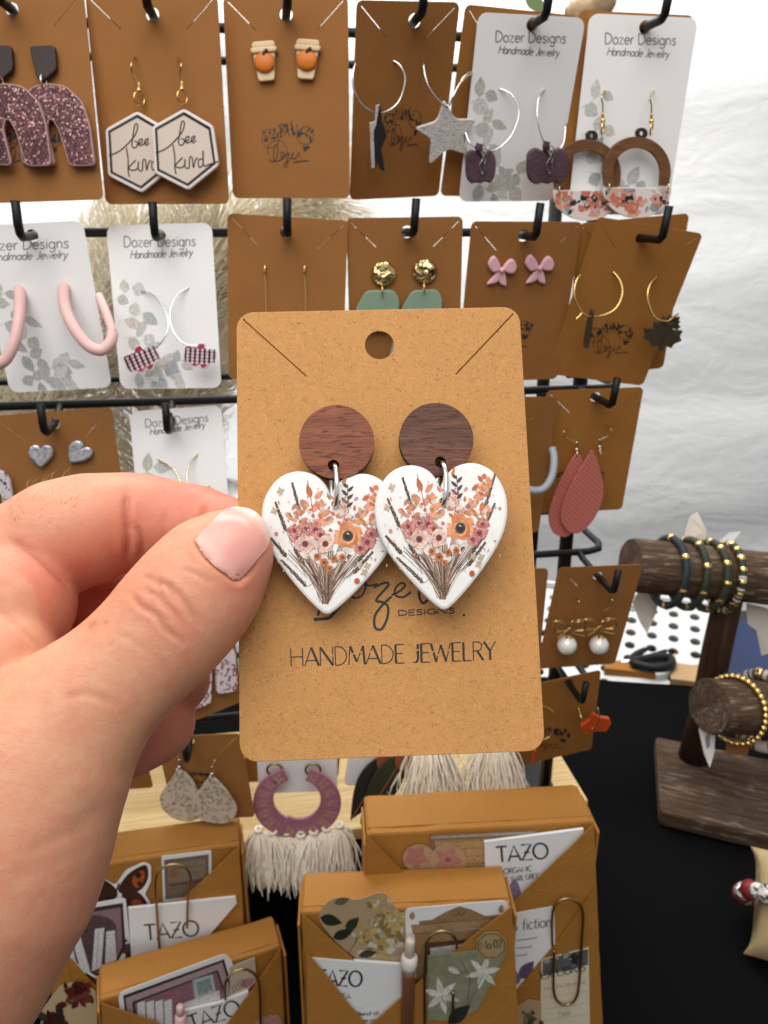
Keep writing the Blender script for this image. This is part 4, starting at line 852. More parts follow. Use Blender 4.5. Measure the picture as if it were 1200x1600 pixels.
# --- silver hearts
n = NT('silver_clay'); n.base(n.ramp(n.noise(420, 5, .7, dist=1.2), [(.3, srgb(110, 108, 116)), (.55, srgb(196, 193, 198)), (.8, srgb(236, 232, 234))])).set(rough=.3, metal=.6); n.nrm(n.bump(n.noise(420, 4, .7), .4, .0008)); M['silver_clay'] = n.mat
cd = CARDS['k12']
for x, y, a, label in ((63, 713, 0, 'left silver heart stud, upright'), (121, 709, 38, 'right silver heart stud, tipped to the side')):
    t = ear(cd, 'heart_stud_earring', label, (x, y), 'silver heart stud earrings'); ca, sa = math.cos(R(a)), math.sin(R(a))
    slab(cd, [(x + (u * ca + v * sa) * 20, y - (v * ca - u * sa) * 18) for u, v in heart_outline()], .0005, .0035, .001).build('heart', M['silver_clay'], t, cd.Mx)
    mb = MB(); mb.lathe([(.0004, -.004), (.0004, .0006)], at3(cd, (x, y, 0)), 8); mb.build('post', M['silver'], t, cd.Mx)
# --- hoops on the lower white card
cd = CARDS['w5']; M['amber'] = plain('amber_clay', srgb(190, 106, 40), .5)
for label, p, q in (('left thin hoop above the finger', [(246, 718, 0), (265, 728, .004), (278, 745, .008), (283, 765, .010), (275, 790, .011)], (262, 800)), ('right thin hoop above the finger', [(309, 709, 0), (297, 722, .004), (292, 745, .008), (296, 770, .010), (310, 790, .011)], (326, 772))):
    t = ear(cd, 'thin_hoop_earring', label, p[0][:2], 'thin hoops on the white card'); mb = MB(); wire(mb, cd, p, .00045); mb.build('hoop', M['pale_gold'], t, cd.Mx)
    slab(cd, rpoly(maple(q[0], q[1], 14), 2, 2), .010, .012, .0002).build('charm', M['amber'], t, cd.Mx)
# --- patterned arch at the left edge
cd = CARDS['k13']
def spotty(name, base, spot, scale, thr=.32):
    n = NT(name); v = n.vor(scale, 'F1', n.mapping((1, 1, .02))); ring = n.math('MULTIPLY', n.math('GREATER_THAN', v, thr * .45), n.math('LESS_THAN', v, thr)); m = n.math('MULTIPLY', ring, n.math('GREATER_THAN', n.noise(scale * 1.3, 1), .44)); n.base(n.mix(m, base, spot)).set(rough=.5); return n.mat
M['pattern'] = spotty('patterned_clay', srgb(206, 198, 200), srgb(84, 70, 92), 420, .5)
t = ear(cd, 'patterned_arch_earring', 'patterned white arch cut by the left edge above the hand', (0, 745), 'patterned arches'); slab(cd, rpoly([(-40, 800), (-36, 750), (-18, 736), (4, 736), (14, 750), (22, 796), (8, 800), (0, 770), (-12, 770), (-14, 802)], 6), .002, .0045, .0004).build('arch', M['pattern'], t, cd.Mx)
# --- grey-blue hoop
cd = CARDS['k14']; M['bluegrey'] = plain('blue_grey_clay', srgb(156, 164, 170), .45, var=.04)
t = ear(cd, 'grey_hoop_earring', 'blue grey hoop half hidden by the held card', (800, 700), 'blue grey hoops'); mb = MB(); wire(mb, cd, [(800, 690, 0), (792, 715, .006), (800, 745, .012), (825, 764, .016), (848, 764, .016), (862, 745, .013), (866, 718, .008), (863, 700, .003)], .0021, 12); mb.build('hoop', M['bluegrey'], t, cd.Mx)
# --- salmon leather teardrops
n = NT('salmon_leather'); w_ = n.vor(430, 'F1', n.mapping((1, 1, .01), (0, 0, .75)), rnd=.12); n.base(n.ramp(w_, [(0, srgb(212, 128, 116)), (.5, srgb(190, 104, 94)), (1, srgb(140, 66, 60))])).set(rough=.6); n.nrm(n.bump(w_, -.7, .0010)); M['salmon'] = n.mat
cd = CARDS['k15']
def tear(pts, z, label, top, mid):
    t = ear(cd, 'teardrop_earring', label, top, 'salmon teardrop earrings'); mb = MB(); mb.prism(cd.ats([tuple(p) for p in crv(pts, 4, True)], z), z - .0016, z, .0003); mb.build('teardrop', M['salmon'], t, cd.Mx)
    fish(cd, t, top, mid, (mid[0] + 3, mid[1] + 18), M['pale_gold'], z - .002, .00035, True, -1 if top[0] < 900 else 1)
tear([(906, 710), (897, 714), (878, 748), (861, 790), (858, 815), (866, 834), (884, 839), (898, 826), (908, 780), (912, 730)], .0055, 'rear salmon teardrop earring, partly hidden', (886, 668), (901, 696))
tear([(926, 705), (919, 714), (896, 752), (880, 788), (877, 812), (888, 830), (906, 833), (928, 812), (942, 780), (942, 752), (933, 718)], .0085, 'front salmon teardrop earring showing its woven grain', (950, 664), (937, 692))
# --- pearls
n = NT('pearl'); n.base((.80, .78, .74, 1)).set(rough=.28, spec=.6, coat=.5, coatr=.1, metal=.15); n.nrm(n.bump(n.noise(700, 2), .06, .0004)); M['pearl'] = n.mat
cd = CARDS['k17']
for x, label, h0 in ((889, 'left pearl drop with gold bow', (900, 934)), (936, 'right pearl drop with gold bow', (952, 931))):
    t = ear(cd, 'pearl_bow_earring', label, h0, 'pearl bow earrings'); z = .006; dy = -1 if x > 900 else 2
    fish(cd, t, h0, (x + 7, 960), (x + 4, 975), M['gold'], z - .001, .0004, False)
    mb = MB()
    for d in (0, 3):
        wire(mb, cd, [(x + 1, 978 + dy, z), (x - 12, 971 + dy - d, z + .001), (x - 24, 971 + dy, z + .001), (x - 22, 981 + dy + d, z + .001), (x - 8, 984 + dy, z), (x + 2, 979 + dy, z), (x + 14, 970 + dy - d, z + .001), (x + 26, 970 + dy, z + .001), (x + 25, 979 + dy + d, z + .001), (x + 10, 984 + dy, z), (x + 1, 978 + dy, z)], .00042)
    wire(mb, cd, [(x + 1, 979 + dy, z), (x - 6, 986 + dy, z + .0005), (x - 18, 995 + dy, z)], .0006); wire(mb, cd, [(x + 1, 979 + dy, z), (x + 8, 988 + dy, z + .0005), (x + 24, 992 + dy, z)], .0006)
    mb.build('bow', M['gold'], t, cd.Mx); mb = MB(); c = at3(cd, (x - 3 if x < 900 else x, 1008, z)); mb.sphere(c, .0060, 24, 14); mb.build('pearl', M['pearl'], t, cd.Mx); mb = MB(); mb.lathe([(.0006, .0085), (.0012, .0065), (.0020, .0056)], c, 10, np.array([[1, 0, 0], [0, 0, 1], [0, -1, 0]])); mb.build('pearl_cap', M['gold'], t, cd.Mx)
# --- orange maple leaf and hoop
cd = CARDS['k19']; M['orange_leaf'] = plain('orange_leather', srgb(196, 76, 18), .5, bump=.3, bscale=500, var=.15, vscale=150)
t = ear(cd, 'maple_leaf_earring', 'orange maple leaf hoop at the lower right', (905, 1104), 'orange maple leaf hoops'); mb = MB(); wire(mb, cd, [(904, 1106, 0), (908, 1120, .004), (914, 1132, .010), (928, 1138, .014), (936, 1122, .013), (934, 1106, .010)], .0005); mb.build('hoop', M['gold'], t, cd.Mx)
slab(cd, rpoly([(908, 1136), (922, 1126), (928, 1116), (938, 1122), (953, 1124), (956, 1130), (948, 1144), (930, 1143), (914, 1148)], 2, 2), .011, .0135, .0003).build('leaf', M['orange_leaf'], t, cd.Mx)
t = ear(cd, 'maple_leaf_earring', 'gold hoop half hidden behind the held card above an orange sliver', (858, 1106), 'orange maple leaf hoops'); mb = MB(); wire(mb, cd, [(846, 1102, 0), (862, 1110, .003), (868, 1128, .006), (860, 1150, .008), (840, 1158, .009)], .0004); mb.build('hoop', M['gold'], t, cd.Mx); slab(cd, [(834, 1174), (838, 1173), (836, 1196), (832, 1195)], .008, .0095, .0002).build('leaf', M['orange_leaf'], t, cd.Mx)
# --- pink leopard arch, leopard drops
M['pinkleo'] = spotty('pink_leopard_clay', srgb(214, 204, 202), srgb(150, 84, 104), 230, .46); M['leo'] = spotty('leopard_leather', srgb(198, 184, 164), srgb(152, 132, 110), 360, .5)
cd = CARDS['k18']
t = ear(cd, 'leopard_arch_earring', 'white arch with pink leopard spots beside the held card', (340, 1010), 'pink leopard arches'); slab(cd, rpoly([(296, 1112), (300, 1060), (310, 1030), (330, 1004), (352, 1002), (368, 1018), (372, 1080), (340, 1086), (338, 1044), (332, 1040), (330, 1100)], 7), .002, .005, .0004).build('arch', M['pinkleo'], t, cd.Mx)
cd = CARDS['k20']
for p, z, label, top, mid in (([(277, 1206), (262, 1226), (250, 1244), (252, 1262), (272, 1280), (300, 1284), (312, 1270), (308, 1236), (292, 1212)], .004, 'left leopard print drop earring', (275, 1170), (280, 1192)), ([(328, 1216), (312, 1234), (300, 1252), (304, 1276), (330, 1286), (356, 1286), (370, 1268), (360, 1246), (344, 1226)], .007, 'right leopard print drop earring, in front', (330, 1183), (331, 1203))):
    t = ear(cd, 'leopard_drop_earring', label, top, 'leopard drop earrings'); slab(cd, [tuple(q) for q in crv(p, 4, True)], z - .002, z, .0004).build('drop', M['leo'], t, cd.Mx); fish(cd, t, top, mid, (mid[0] - 1, mid[1] + 16), M['silver'], z - .001, .00038, True)
# --- mauve crescents with cotton tassels
M['mauve'] = plain('mauve_acrylic', srgb(166, 108, 130), .4, var=.06); M['cotton'] = plain('natural_cotton', srgb(240, 230, 212), .9, bump=.3, bscale=900, var=.06)
cd = CARDS['w6']
def strands(cd, base, n_, spread, L, z, seed, sag=.004, r=.00028, wob=.003):
    """a tassel: loose cotton strands falling from a knot; base in card metres"""
    rs = random.Random(seed); mb = MB()
    for k in range(n_):
        a = rs.gauss(0, .42); b = rs.gauss(0, .38); l = L * rs.uniform(.8, 1.1); p = []
        ph = rs.uniform(0, 6.3)
        for j in range(7):
            t = j / 6; p.append((base[0] + a * spread * t ** .42 + wob * .28 * math.sin(t * 7 + ph) * t, base[1] - l * t, z + b * spread * t ** .42 + sag * t + wob * .2 * math.cos(t * 6 + ph) * t))
        mb.tube(p, [r * 1.1, r * 1.1, r, r, r, r * .8, r * .4], 4, caps=False)
    return mb
n = 0
for s, label in ((-1, 'left mauve crescent earring with tassels'), (1, 'right mauve crescent earring with tassels')):
    c = np.array([464., 1256]); t = ear(cd, 'tassel_crescent_earring', label, (428 if s < 0 else 489, 1190), 'mauve crescent tassel earrings')
    a0, a1 = (R(108), R(288)) if s < 0 else (R(-118), R(72)); z = .006 if s < 0 else .0085
    o = [(c[0] + 69 * math.cos(a), c[1] - 55 * math.sin(a)) for a in np.linspace(a0, a1, 22)]; i = [(c[0] + 3 * s + 34 * math.cos(a), c[1] - 6 - 31 * math.sin(a)) for a in np.linspace(a1, a0, 22)]
    b = slab(cd, o + i, z - .002, z, .0003).build('crescent', M['mauve'], t, cd.Mx)
    mb = MB(); rs = random.Random(4); zz = z + .00004
    for k in range(9):
        a = a0 + (a1 - a0) * (k + .5) / 9; q = lambda r_, da: (c[0] + 2 * s + r_ * math.cos(a + da) * 1.0, c[1] - r_ * .86 * math.sin(a + da))
        mb.col = (.60, .42, .24)
        for e in ([q(42, -.08), q(62, -.02)], [q(46, .02), q(53, .09), q(60, .02), q(53, -.05), q(46, .02)], [q(43, .12), q(63, .12)]): mb.ribbon(cd.ats(e, zz), .0006, zz)
    mb.build('etched_pattern', M['print'], b, cd.Mx)
    mb = MB(); x = 429 if s < 0 else 489; mb.torus(at3(cd, (x, 1203, .004)), .0047, .0008, 22, 8, 'z'); mb.torus(at3(cd, (x, 1219, .005)), .0018, .0004, 12, 6, 'x'); mb.build('brass_ring', M['brass'], t, cd.Mx)
    for k in range(4):
        px = (404 + 22 * k) if s < 0 else (470 + 20 * k); py = 1288 + 14 * math.sin(math.pi * (k + 1.5) / 6) if s < 0 else 1306 - 5 * k
        bx, by = cd.at(px, py, z); mb = strands(cd, (bx, by, z), 230, .0125, .032 if py > 1285 else .026, z, 31 * k + s, .009, .00050, .006)
        mb.torus((bx, by + .001, z), .0022, .0011, 12, 6, 'y'); mb.build('tassel', M['cotton'], t, cd.Mx, 'stuff')
# --- green feather leaves and fluffy tassels
cd = CARDS['w7']; M['feather_green'] = plain('dark_green_leather', srgb(52, 62, 46), .5, bump=.2, bscale=500, var=.15); M['feather_black'] = plain('black_brown_leather', srgb(44, 42, 40), .55, bump=.2, bscale=500, var=.15); M['tan_leather'] = plain('tan_leather', srgb(150, 88, 56), .55)
for a, b, label, m, z in (((606, 1180), (548, 1282), 'left dark feather drop under the held card', 'feather_black', .004), ((634, 1176), (563, 1288), 'right green feather drop under the held card', 'feather_green', .007)):
    t = ear(cd, 'feather_earring', label, a, 'leather feather earrings'); L = math.hypot(b[0] - a[0], b[1] - a[1]); an = math.atan2(b[1] - a[1], b[0] - a[0]); slab(cd, leafshape(a[0], a[1], L, 44, an, 12), z - .0014, z, .0003).build('feather', M[m], t, cd.Mx)
    mb = MB(); wire(mb, cd, [(a[0], a[1], z + .0002), ((a[0] + b[0]) / 2 + 2, (a[1] + b[1]) / 2, z + .0002), (b[0], b[1], z)], .0004, 6); mb.build('midrib', M['tan_leather'], t, cd.Mx)
    slab(cd, circle(a[0] - 4, a[1] + 14, 13, 16, 16), z + .0002, z + .0012, .0002).build('tan_accent', M['tan_leather'], t, cd.Mx)
M['fluff'] = plain('cream_fluff', srgb(238, 226, 206), .9, var=.08, vscale=200)
fl = fit([(640, 1120), (830, 1110), (826, 1235), (640, 1240)], .072, .05, RB, Prack(735, 1180, .006), .006, 5, .002, .1)
fl.Mx = fl.M()
for x, label, sd in ((672, 'left cream fluffy tassel earring below the held card', 1), (772, 'right cream fluffy tassel earring below the held card', 2)):
    t = thing('fluffy_tassel_earring', label, 'earring', Tr(fl.Mx, *fl.at(x, 1150)), 'cream fluffy tassel earrings'); bx, by = fl.at(x, 1146, .006); mb = strands(fl, (bx, by), 900, .021, .044, .006, sd, .010, .00045, .009); mb.build('tassel', M['fluff'], t, fl.Mx, 'stuff')
    mb = MB(); mb.sphere((bx, by, .006), .004, 10, 7); mb.build('knot', M['fluff'], t, fl.Mx)
# ------------------------------------------------------------------ the hand: one continuous surface grown round finger bones
def smin(a, b, k):
    h = np.clip(.5 + .5 * (b - a) / k, 0, 1); return b + (a - b) * h - k * h * (1 - h)
def hand():
    def J(px, py, d, r): p = P(px, py, d); return (p, r * d / F)
    n_ = -FWD
    def cone(X, A, B, flat):
        a, ra = A; b, rb = B
        if flat != 1.0:
            X = X + np.outer((X - a) @ n_, n_) * (flat - 1); b = b + n_ * (np.dot(b - a, n_) * (flat - 1))
        ab = b - a; L2 = ab @ ab; t = np.clip(((X - a) @ ab) / L2, 0, 1); d = X - (a + t[:, None] * ab); return np.sqrt((d * d).sum(1)) - (ra + (rb - ra) * t)
    def chain(js, flat=1.0, k=.006): return ('c', js, flat, k)
    groups = []
    # thumb: tip, nail bed, joint, base, ball of the thumb, wrist, forearm
    groups.append((chain([J(366, 856, .1480, 53), J(339, 883, .1478, 67), J(319, 911, .1470, 72), J(287, 949, .1450, 80), J(240, 1003, .1430, 80), J(170, 1068, .1410, 81), J(106, 1128, .1400, 103), J(36, 1222, .1385, 148), J(-40, 1345, .1370, 188), J(-130, 1485, .1360, 200), J(-240, 1640, .1350, 212), J(-310, 1790, .134, 225)], 1.15, .007), .004))
    # index finger
    groups.append((chain([J(-120, 965, .1650, 120), J(-10, 905, .1660, 100), J(95, 838, .1680, 83), J(150, 824, .1700, 80), J(202, 811, .1715, 66), J(242, 814, .1725, 63), J(305, 822, .1725, 59), J(360, 836, .1710, 52), J(396, 846, .1690, 46)], 1.0, .0035), .0007))
    # fold of the palm under the index finger, and the web towards the thumb
    groups.append((chain([J(-110, 1010, .158, 120), J(0, 955, .1580, 96), J(28, 938, .1590, 84)], 1.0, .005), .0009))
    groups.append((chain([J(-150, 1120, .150, 150), J(-12, 1042, .1490, 84), J(2, 1033, .1500, 76)], 1.0, .005), .0012))
    # middle finger, deep behind the gap
    groups.append((chain([J(-170, 1010, .172, 110), J(-60, 980, .186, 84), J(90, 935, .190, 76), J(205, 922, .192, 66), J(285, 960, .186, 58), J(290, 1010, .178, 52)], 1.0, .004), .0015))
    # ring and little finger tips curled under the thumb
    groups.append((chain([J(60, 1075, .185, 72), J(190, 1035, .182, 66), J(254, 1046, .176, 60), J(276, 1062, .168, 52)], 1.0, .004), .0012))
    groups.append((chain([J(40, 1150, .180, 75), J(150, 1120, .176, 66), J(226, 1122, .171, 63), J(242, 1130, .165, 54), J(200, 1168, .162, 48)], 1.0, .004), .0012))
    # heel of the hand and forearm behind the wrist
    groups.append((chain([J(0, 1180, .172, 130), J(-70, 1380, .168, 160), J(-60, 1560, .165, 140), J(-120, 1760, .162, 160)], 1.0, .008), .005))
    groups.append((chain([J(-170, 1010, .168, 150), J(-190, 1180, .160, 190), J(-170, 1320, .155, 190)], 1.0, .010), .008))
    def sdf(X):
        D = None
        for (_, js, flat, k), kb in groups:
            g = None
            for A, B in zip(js[:-1], js[1:]):
                d = cone(X, A, B, flat); g = d if g is None else smin(g, d, k)
            D = g if D is None else smin(D, g, kb)
        return D
    allp = np.array([p for (_, js, _, _), _ in groups for p, r in js])
    lo = np.array([-.115, allp[:, 1].min() - .03, allp[:, 2].min() - .0]); hi = np.array([P(425, 850, .15)[0] + .004, allp[:, 1].max() + .015, P(180, 740, .168)[2] + .004])
    lo[2] = P(0, 1600, .14)[2] - .012; lo[1] = .06
    h = .00062; cs = 4; NB = np.ceil((hi - lo) / (h * cs)).astype(int); N = NB * cs + 1
    ax = [lo[i] + h * np.arange(N[i]) for i in range(3)]
    cax = [a[::cs] for a in ax]; G = np.stack(np.meshgrid(*cax, indexing='ij'), -1).reshape(-1, 3)
    C = sdf(G).reshape([len(a) for a in cax])
    D = np.full(N, 1.0, np.float32)
    for i in range(3): pass
    Cs = C[:-1, :-1, :-1]; near = np.abs(C) < h * cs * 2.2
    act = np.zeros(NB, bool)
    for dx in (0, 1):
        for dy in (0, 1):
            for dz in (0, 1): act |= near[dx:NB[0] + dx, dy:NB[1] + dy, dz:NB[2] + dz]
    D = np.repeat(np.repeat(np.repeat(C, cs, 0), cs, 1), cs, 2)[:N[0], :N[1], :N[2]].copy()
    bi = np.argwhere(act); off = np.stack(np.meshgrid(*[np.arange(cs + 1)] * 3, indexing='ij'), -1).reshape(-1, 3)
    idx = (bi[:, None, :] * cs + off[None]).reshape(-1, 3); flatid = np.unique(np.ravel_multi_index(idx.T, N)); ii = np.stack(np.unravel_index(flatid, N), 1)
    X = lo + ii * h; D[tuple(ii.T)] = sdf(X)
    # cut flat outside the frame on the left and below
    # --- surface nets
    S = D < 0; n0, n1, n2 = (N - 1)
    cnt = np.zeros((n0, n1, n2), np.int8)
    for dx in (0, 1):
        for dy in (0, 1):
            for dz in (0, 1): cnt += S[dx:n0 + dx, dy:n1 + dy, dz:n2 + dz]
    cells = np.argwhere((cnt > 0) & (cnt < 8)); vid = np.full((n0, n1, n2), -1, np.int64); vid[tuple(cells.T)] = np.arange(len(cells))
    acc = np.zeros((len(cells), 3)); wt = np.zeros(len(cells)); cor = [np.array(c) for c in np.ndindex(2, 2, 2)]
    for a in range(8):
        for b in range(a + 1, 8):
            if abs(cor[a] - cor[b]).sum() != 1: continue
            da = D[tuple((cells + cor[a]).T)]; db = D[tuple((cells + cor[b]).T)]; m = (da < 0) != (db < 0)
            t = np.where(m, da / np.where(m, da - db, 1), 0); p = cor[a] + t[:, None] * (cor[b] - cor[a]); acc[m] += p[m]; wt[m] += 1
    V = lo + (cells + acc / wt[:, None]) * h; Fc = []
    for axis in range(3):
        sl = [slice(1, -1)] * 3; sl[axis] = slice(0, -1); s2 = list(sl); s2[axis] = slice(1, None)
        A = S[tuple(sl)]; B = S[tuple(s2)]; e = np.argwhere(A != B); o = np.array([1, 1, 1]); o[axis] = 0; e = e + o
        u = np.eye(3, dtype=int)[(axis + 1) % 3]; v = np.eye(3, dtype=int)[(axis + 2) % 3]
        q = np.stack([vid[tuple((e - u - v).T)], vid[tuple((e - v).T)], vid[tuple(e.T)], vid[tuple((e - u).T)]], 1); ins = S[tuple(e.T)]
        q[~ins] = q[~ins][:, ::-1]; Fc.append(q)
    Fc = np.concatenate(Fc); Fc = Fc[(Fc >= 0).all(1)]
    lab = np.arange(len(V))
    for _ in range(400):
        l0 = lab.copy(); m = lab[Fc].min(1)
        for a in range(4): np.minimum.at(lab, Fc[:, a], m)
        lab = lab[lab]
        if (lab == l0).all(): break
    u, c = np.unique(lab, return_counts=True); keep = lab == u[c.argmax()]; new = np.cumsum(keep) - 1; Fc = new[Fc[keep[Fc].all(1)]]; V = V[keep]
    # --- relax a little, then press in creases, folds and tendons (pixel lines carried onto the skin)
    def lap(V, k, it):
        for _ in range(it):
            s_ = np.zeros_like(V); c_ = np.zeros(len(V))
            for a in range(4):
                b = (a + 1) % 4; np.add.at(s_, Fc[:, a], V[Fc[:, b]]); np.add.at(s_, Fc[:, b], V[Fc[:, a]]); np.add.at(c_, Fc[:, a], 1); np.add.at(c_, Fc[:, b], 1)
            V = V + k * (s_ / np.maximum(c_, 1)[:, None] - V)
        return V
    V = lap(V, .5, 6)
    def normals(V):
        nn = np.zeros_like(V); fn = np.cross(V[Fc[:, 2]] - V[Fc[:, 0]], V[Fc[:, 3]] - V[Fc[:, 1]])
        for a in range(4): np.add.at(nn, Fc[:, a], fn)
        return nn / (np.linalg.norm(nn, axis=1)[:, None] + 1e-12)
    Nn = normals(V); pix = proj(V); dep = (V - CAM) @ FWD; face = (Nn @ -FWD) > .05
    def crease(pts, depth, width, dr=None):
        q = np.array(crv(pts, 6)); d = np.full(len(V), 1e9); tt = np.zeros(len(V))
        sel = np.where((pix[:, 0] > q[:, 0].min() - 30) & (pix[:, 0] < q[:, 0].max() + 30) & (pix[:, 1] > q[:, 1].min() - 30) & (pix[:, 1] < q[:, 1].max() + 30) & face)[0]
        if dr is not None: sel = sel[(dep[sel] > dr[0]) & (dep[sel] < dr[1])]
        for k in range(len(q) - 1):
            a, b = q[k], q[k + 1]; ab = b - a; L = ab @ ab + 1e-9; t = np.clip(((pix[sel] - a) @ ab) / L, 0, 1); dd = np.linalg.norm(pix[sel] - (a + t[:, None] * ab), axis=1); m = dd < d[sel]; d[sel[m]] = dd[m]; tt[sel[m]] = (k + t[m]) / (len(q) - 1)
        fade = np.clip(np.minimum(tt, 1 - tt) * 6, .25, 1); w_ = np.exp(-(d / width) ** 2) * fade
        # soft swelling on both sides of the line
        sw = np.exp(-((d - width * 2.6) / (width * 1.6)) ** 2) * fade * .25
        return Nn * ((-w_ + sw) * depth * (d < 1e8))[:, None]
    TH = (.10, .1475); IX = (.150, .20)
    dv = np.zeros_like(V)
    for pts, dp, wd, dr in (
        ([(198, 768), (197, 800), (200, 840), (199, 878)], .0007, 5, IX), ([(212, 820), (221, 845), (220, 872)], .0006, 5, IX), ([(324, 788), (315, 810), (308, 825)], .0005, 4, IX), ([(258, 800), (256, 825), (258, 850)], .0002, 4, IX),
        ([(205, 930), (222, 948), (245, 962), (262, 985), (285, 1004)], 0.0004940000000000001, 3.8249999999999997, TH), ([(240, 905), (262, 915), (280, 930), (296, 950), (312, 978)], 0.0004940000000000001, 3.8249999999999997, TH), ([(228, 925), (245, 930), (258, 945), (275, 960), (290, 985)], 0.00036399999999999996, 2.975, TH), ([(285, 888), (310, 898), (330, 912)], 0.000286, 2.975, TH), ([(250, 895), (248, 915), (256, 935)], 0.00026000000000000003, 2.975, TH), ([(270, 905), (268, 925), (280, 945)], 0.00023400000000000002, 2.975, TH), ([(222, 900), (240, 908), (252, 925)], 0.00023400000000000002, 2.975, TH),
        ([(180, 990), (205, 1000), (230, 1020)], .00012, 4, TH), ([(40, 1330), (110, 1300), (168, 1250)], .00022, 16, TH), ([(10, 1372), (80, 1350), (150, 1318)], .00012, 14, TH), ([(100, 1090), (140, 1085), (180, 1100)], .00015, 6, TH), ([(15, 843), (45, 860), (80, 890), (112, 924)], .0004, 5, IX), ([(-5, 950), (20, 968), (45, 990), (72, 1018)], .0003, 5, None)): dv += crease(pts, dp, wd, dr)
    NB_ = [(338, 832), (320, 842), (309, 850), (318, 866), (338, 884), (356, 898), (370, 907), (384, 898), (398, 884)]
    dv += crease(NB_, .0007, 4.0, TH)
    LN = np.zeros(len(V))
    mag = np.linalg.norm(dv, axis=1); LN = np.clip(mag / .00055, 0, 1) * ((dv * Nn).sum(1) < 0)  # reddish knuckle lines, with crease shade put into the same tint
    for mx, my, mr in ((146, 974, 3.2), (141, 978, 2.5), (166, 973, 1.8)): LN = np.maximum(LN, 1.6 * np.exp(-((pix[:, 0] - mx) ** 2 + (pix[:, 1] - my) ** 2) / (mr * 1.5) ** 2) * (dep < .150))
    V = V + dv
    # a slight bed for the nail and a rise of flesh round it
    me = bpy.data.meshes.new('hand'); me.from_pydata(V.tolist(), [], Fc.tolist()); me.polygons.foreach_set('use_smooth', [True] * len(Fc)); me.update()
    # skin tone map: flushed finger folds and thumb tip, paler back of the thumb (carried in a colour layer), redder with depth
    pix = proj(V); tone = np.zeros(len(V))
    for x, y, r, a, dr in ((270, 815, 75, 1.0, IX), (170, 860, 70, .7, IX), (330, 830, 60, .8, IX), (385, 900, 50, .7, None), (60, 880, 60, .6, IX), (130, 940, 60, .7, IX), (260, 930, 70, .35, TH), (60, 1000, 50, .6, IX), (260, 1090, 60, .8, IX), (220, 1150, 60, .8, IX), (390, 830, 30, .3, TH), (100, 790, 60, -.35, IX), (120, 1180, 120, -.35, TH), (200, 1080, 60, -.15, TH)):
        g = np.exp(-((pix[:, 0] - x) ** 2 + (pix[:, 1] - y) ** 2) / r ** 2) * a
        if dr: g = g * ((dep > dr[0]) & (dep < dr[1]))
        tone += g
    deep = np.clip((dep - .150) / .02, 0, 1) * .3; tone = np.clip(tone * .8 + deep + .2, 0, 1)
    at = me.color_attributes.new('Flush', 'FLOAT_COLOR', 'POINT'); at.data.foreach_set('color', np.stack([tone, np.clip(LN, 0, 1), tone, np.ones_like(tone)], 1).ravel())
    n = NT('skin'); a = n.N('Attribute'); a.attribute_name = 'Flush'
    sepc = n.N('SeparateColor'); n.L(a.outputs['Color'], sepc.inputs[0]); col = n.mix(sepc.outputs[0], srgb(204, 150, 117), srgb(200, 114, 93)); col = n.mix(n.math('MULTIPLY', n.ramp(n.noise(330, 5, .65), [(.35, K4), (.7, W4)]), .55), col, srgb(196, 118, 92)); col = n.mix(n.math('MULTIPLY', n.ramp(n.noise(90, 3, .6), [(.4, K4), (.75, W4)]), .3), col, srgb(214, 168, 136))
    col = n.mix(n.math('MULTIPLY', n.ramp(n.vor(210), [(.02, W4), (.035, K4)]), n.math('MULTIPLY', n.math('GREATER_THAN', n.noise(60, 1), .62), .45)), col, srgb(150, 96, 74))
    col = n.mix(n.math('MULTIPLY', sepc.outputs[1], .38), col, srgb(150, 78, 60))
    n.base(col).set(rough=n.ramp(n.noise(300, 3), [(.3, (.42,) * 3), (.7, (.58,) * 3)]), spec=.35, sss=.25); n.b.inputs['Subsurface Radius'].default_value = (.0032, .0013, .0008); n.b.inputs['Subsurface Scale'].default_value = 1.0
    v1 = n.vor(2400, 'DISTANCE_TO_EDGE', n.mapping((1, 1, 1), (.3, .4, .6))); v2 = n.noise(700, 4, .65, n.mapping((1, 2.2, 1), (0, .7, .5)), .6); b = n.bump(n.ramp(v1, [(0, K4), (.12, W4)]), .10, .0003); b = n.bump(v2, .24, .0005, b); b = n.bump(n.noise(190, 4, .6, n.mapping((1, 2.6, 1), (0, .7, .5)), .8), .10, .0012, b); n.nrm(b); M['skin'] = n.mat
    me.materials.append(M['skin'])
    root = thing('person', 'left hand and wrist pinching the big card at its left edge', 'person', Matrix.Translation(tuple(P(-40, 1345, .137))))
    o = bpy.data.objects.new('hand', me); COL.objects.link(o); o.parent = root; o.matrix_world = Matrix.Identity(4)
    rs = random.Random(3); hm = MB(); fi = np.where((pix[:, 0] > -5) & (pix[:, 0] < 120) & (pix[:, 1] < 830) & (dep > .15))[0]
    for k in range(70):
        i = fi[rs.randrange(len(fi))]; p = V[i]; nn = Nn[i]; d = nn * .4 + UP * .35 + RIGHT * rs.uniform(-.2, .6); L = rs.uniform(.0015, .0035); hm.tube([p, p + d * L * .5, p + d * L + RIGHT * L * .3], [.00004, .000035, .000015], 3, caps=False)
    hm.build('fine_hair', plain('fine_hair', srgb(190, 150, 105), .5), o, None, 'stuff')
    # nail: plate laid on the thumb, with a curved cuticle and free edge
    bvh = BVHTree.FromPolygons([tuple(v) for v in V], [tuple(f) for f in Fc])
    def hit(px, py):
        r = ray(px, py); loc, nr, i, d = bvh.ray_cast(Vector(CAM), Vector(r).normalized()); return (None, None) if loc is None else (np.array(loc), np.array(nr))
    A, B = np.array([337., 876.]), np.array([394., 816.])            # nail root centre and tip centre
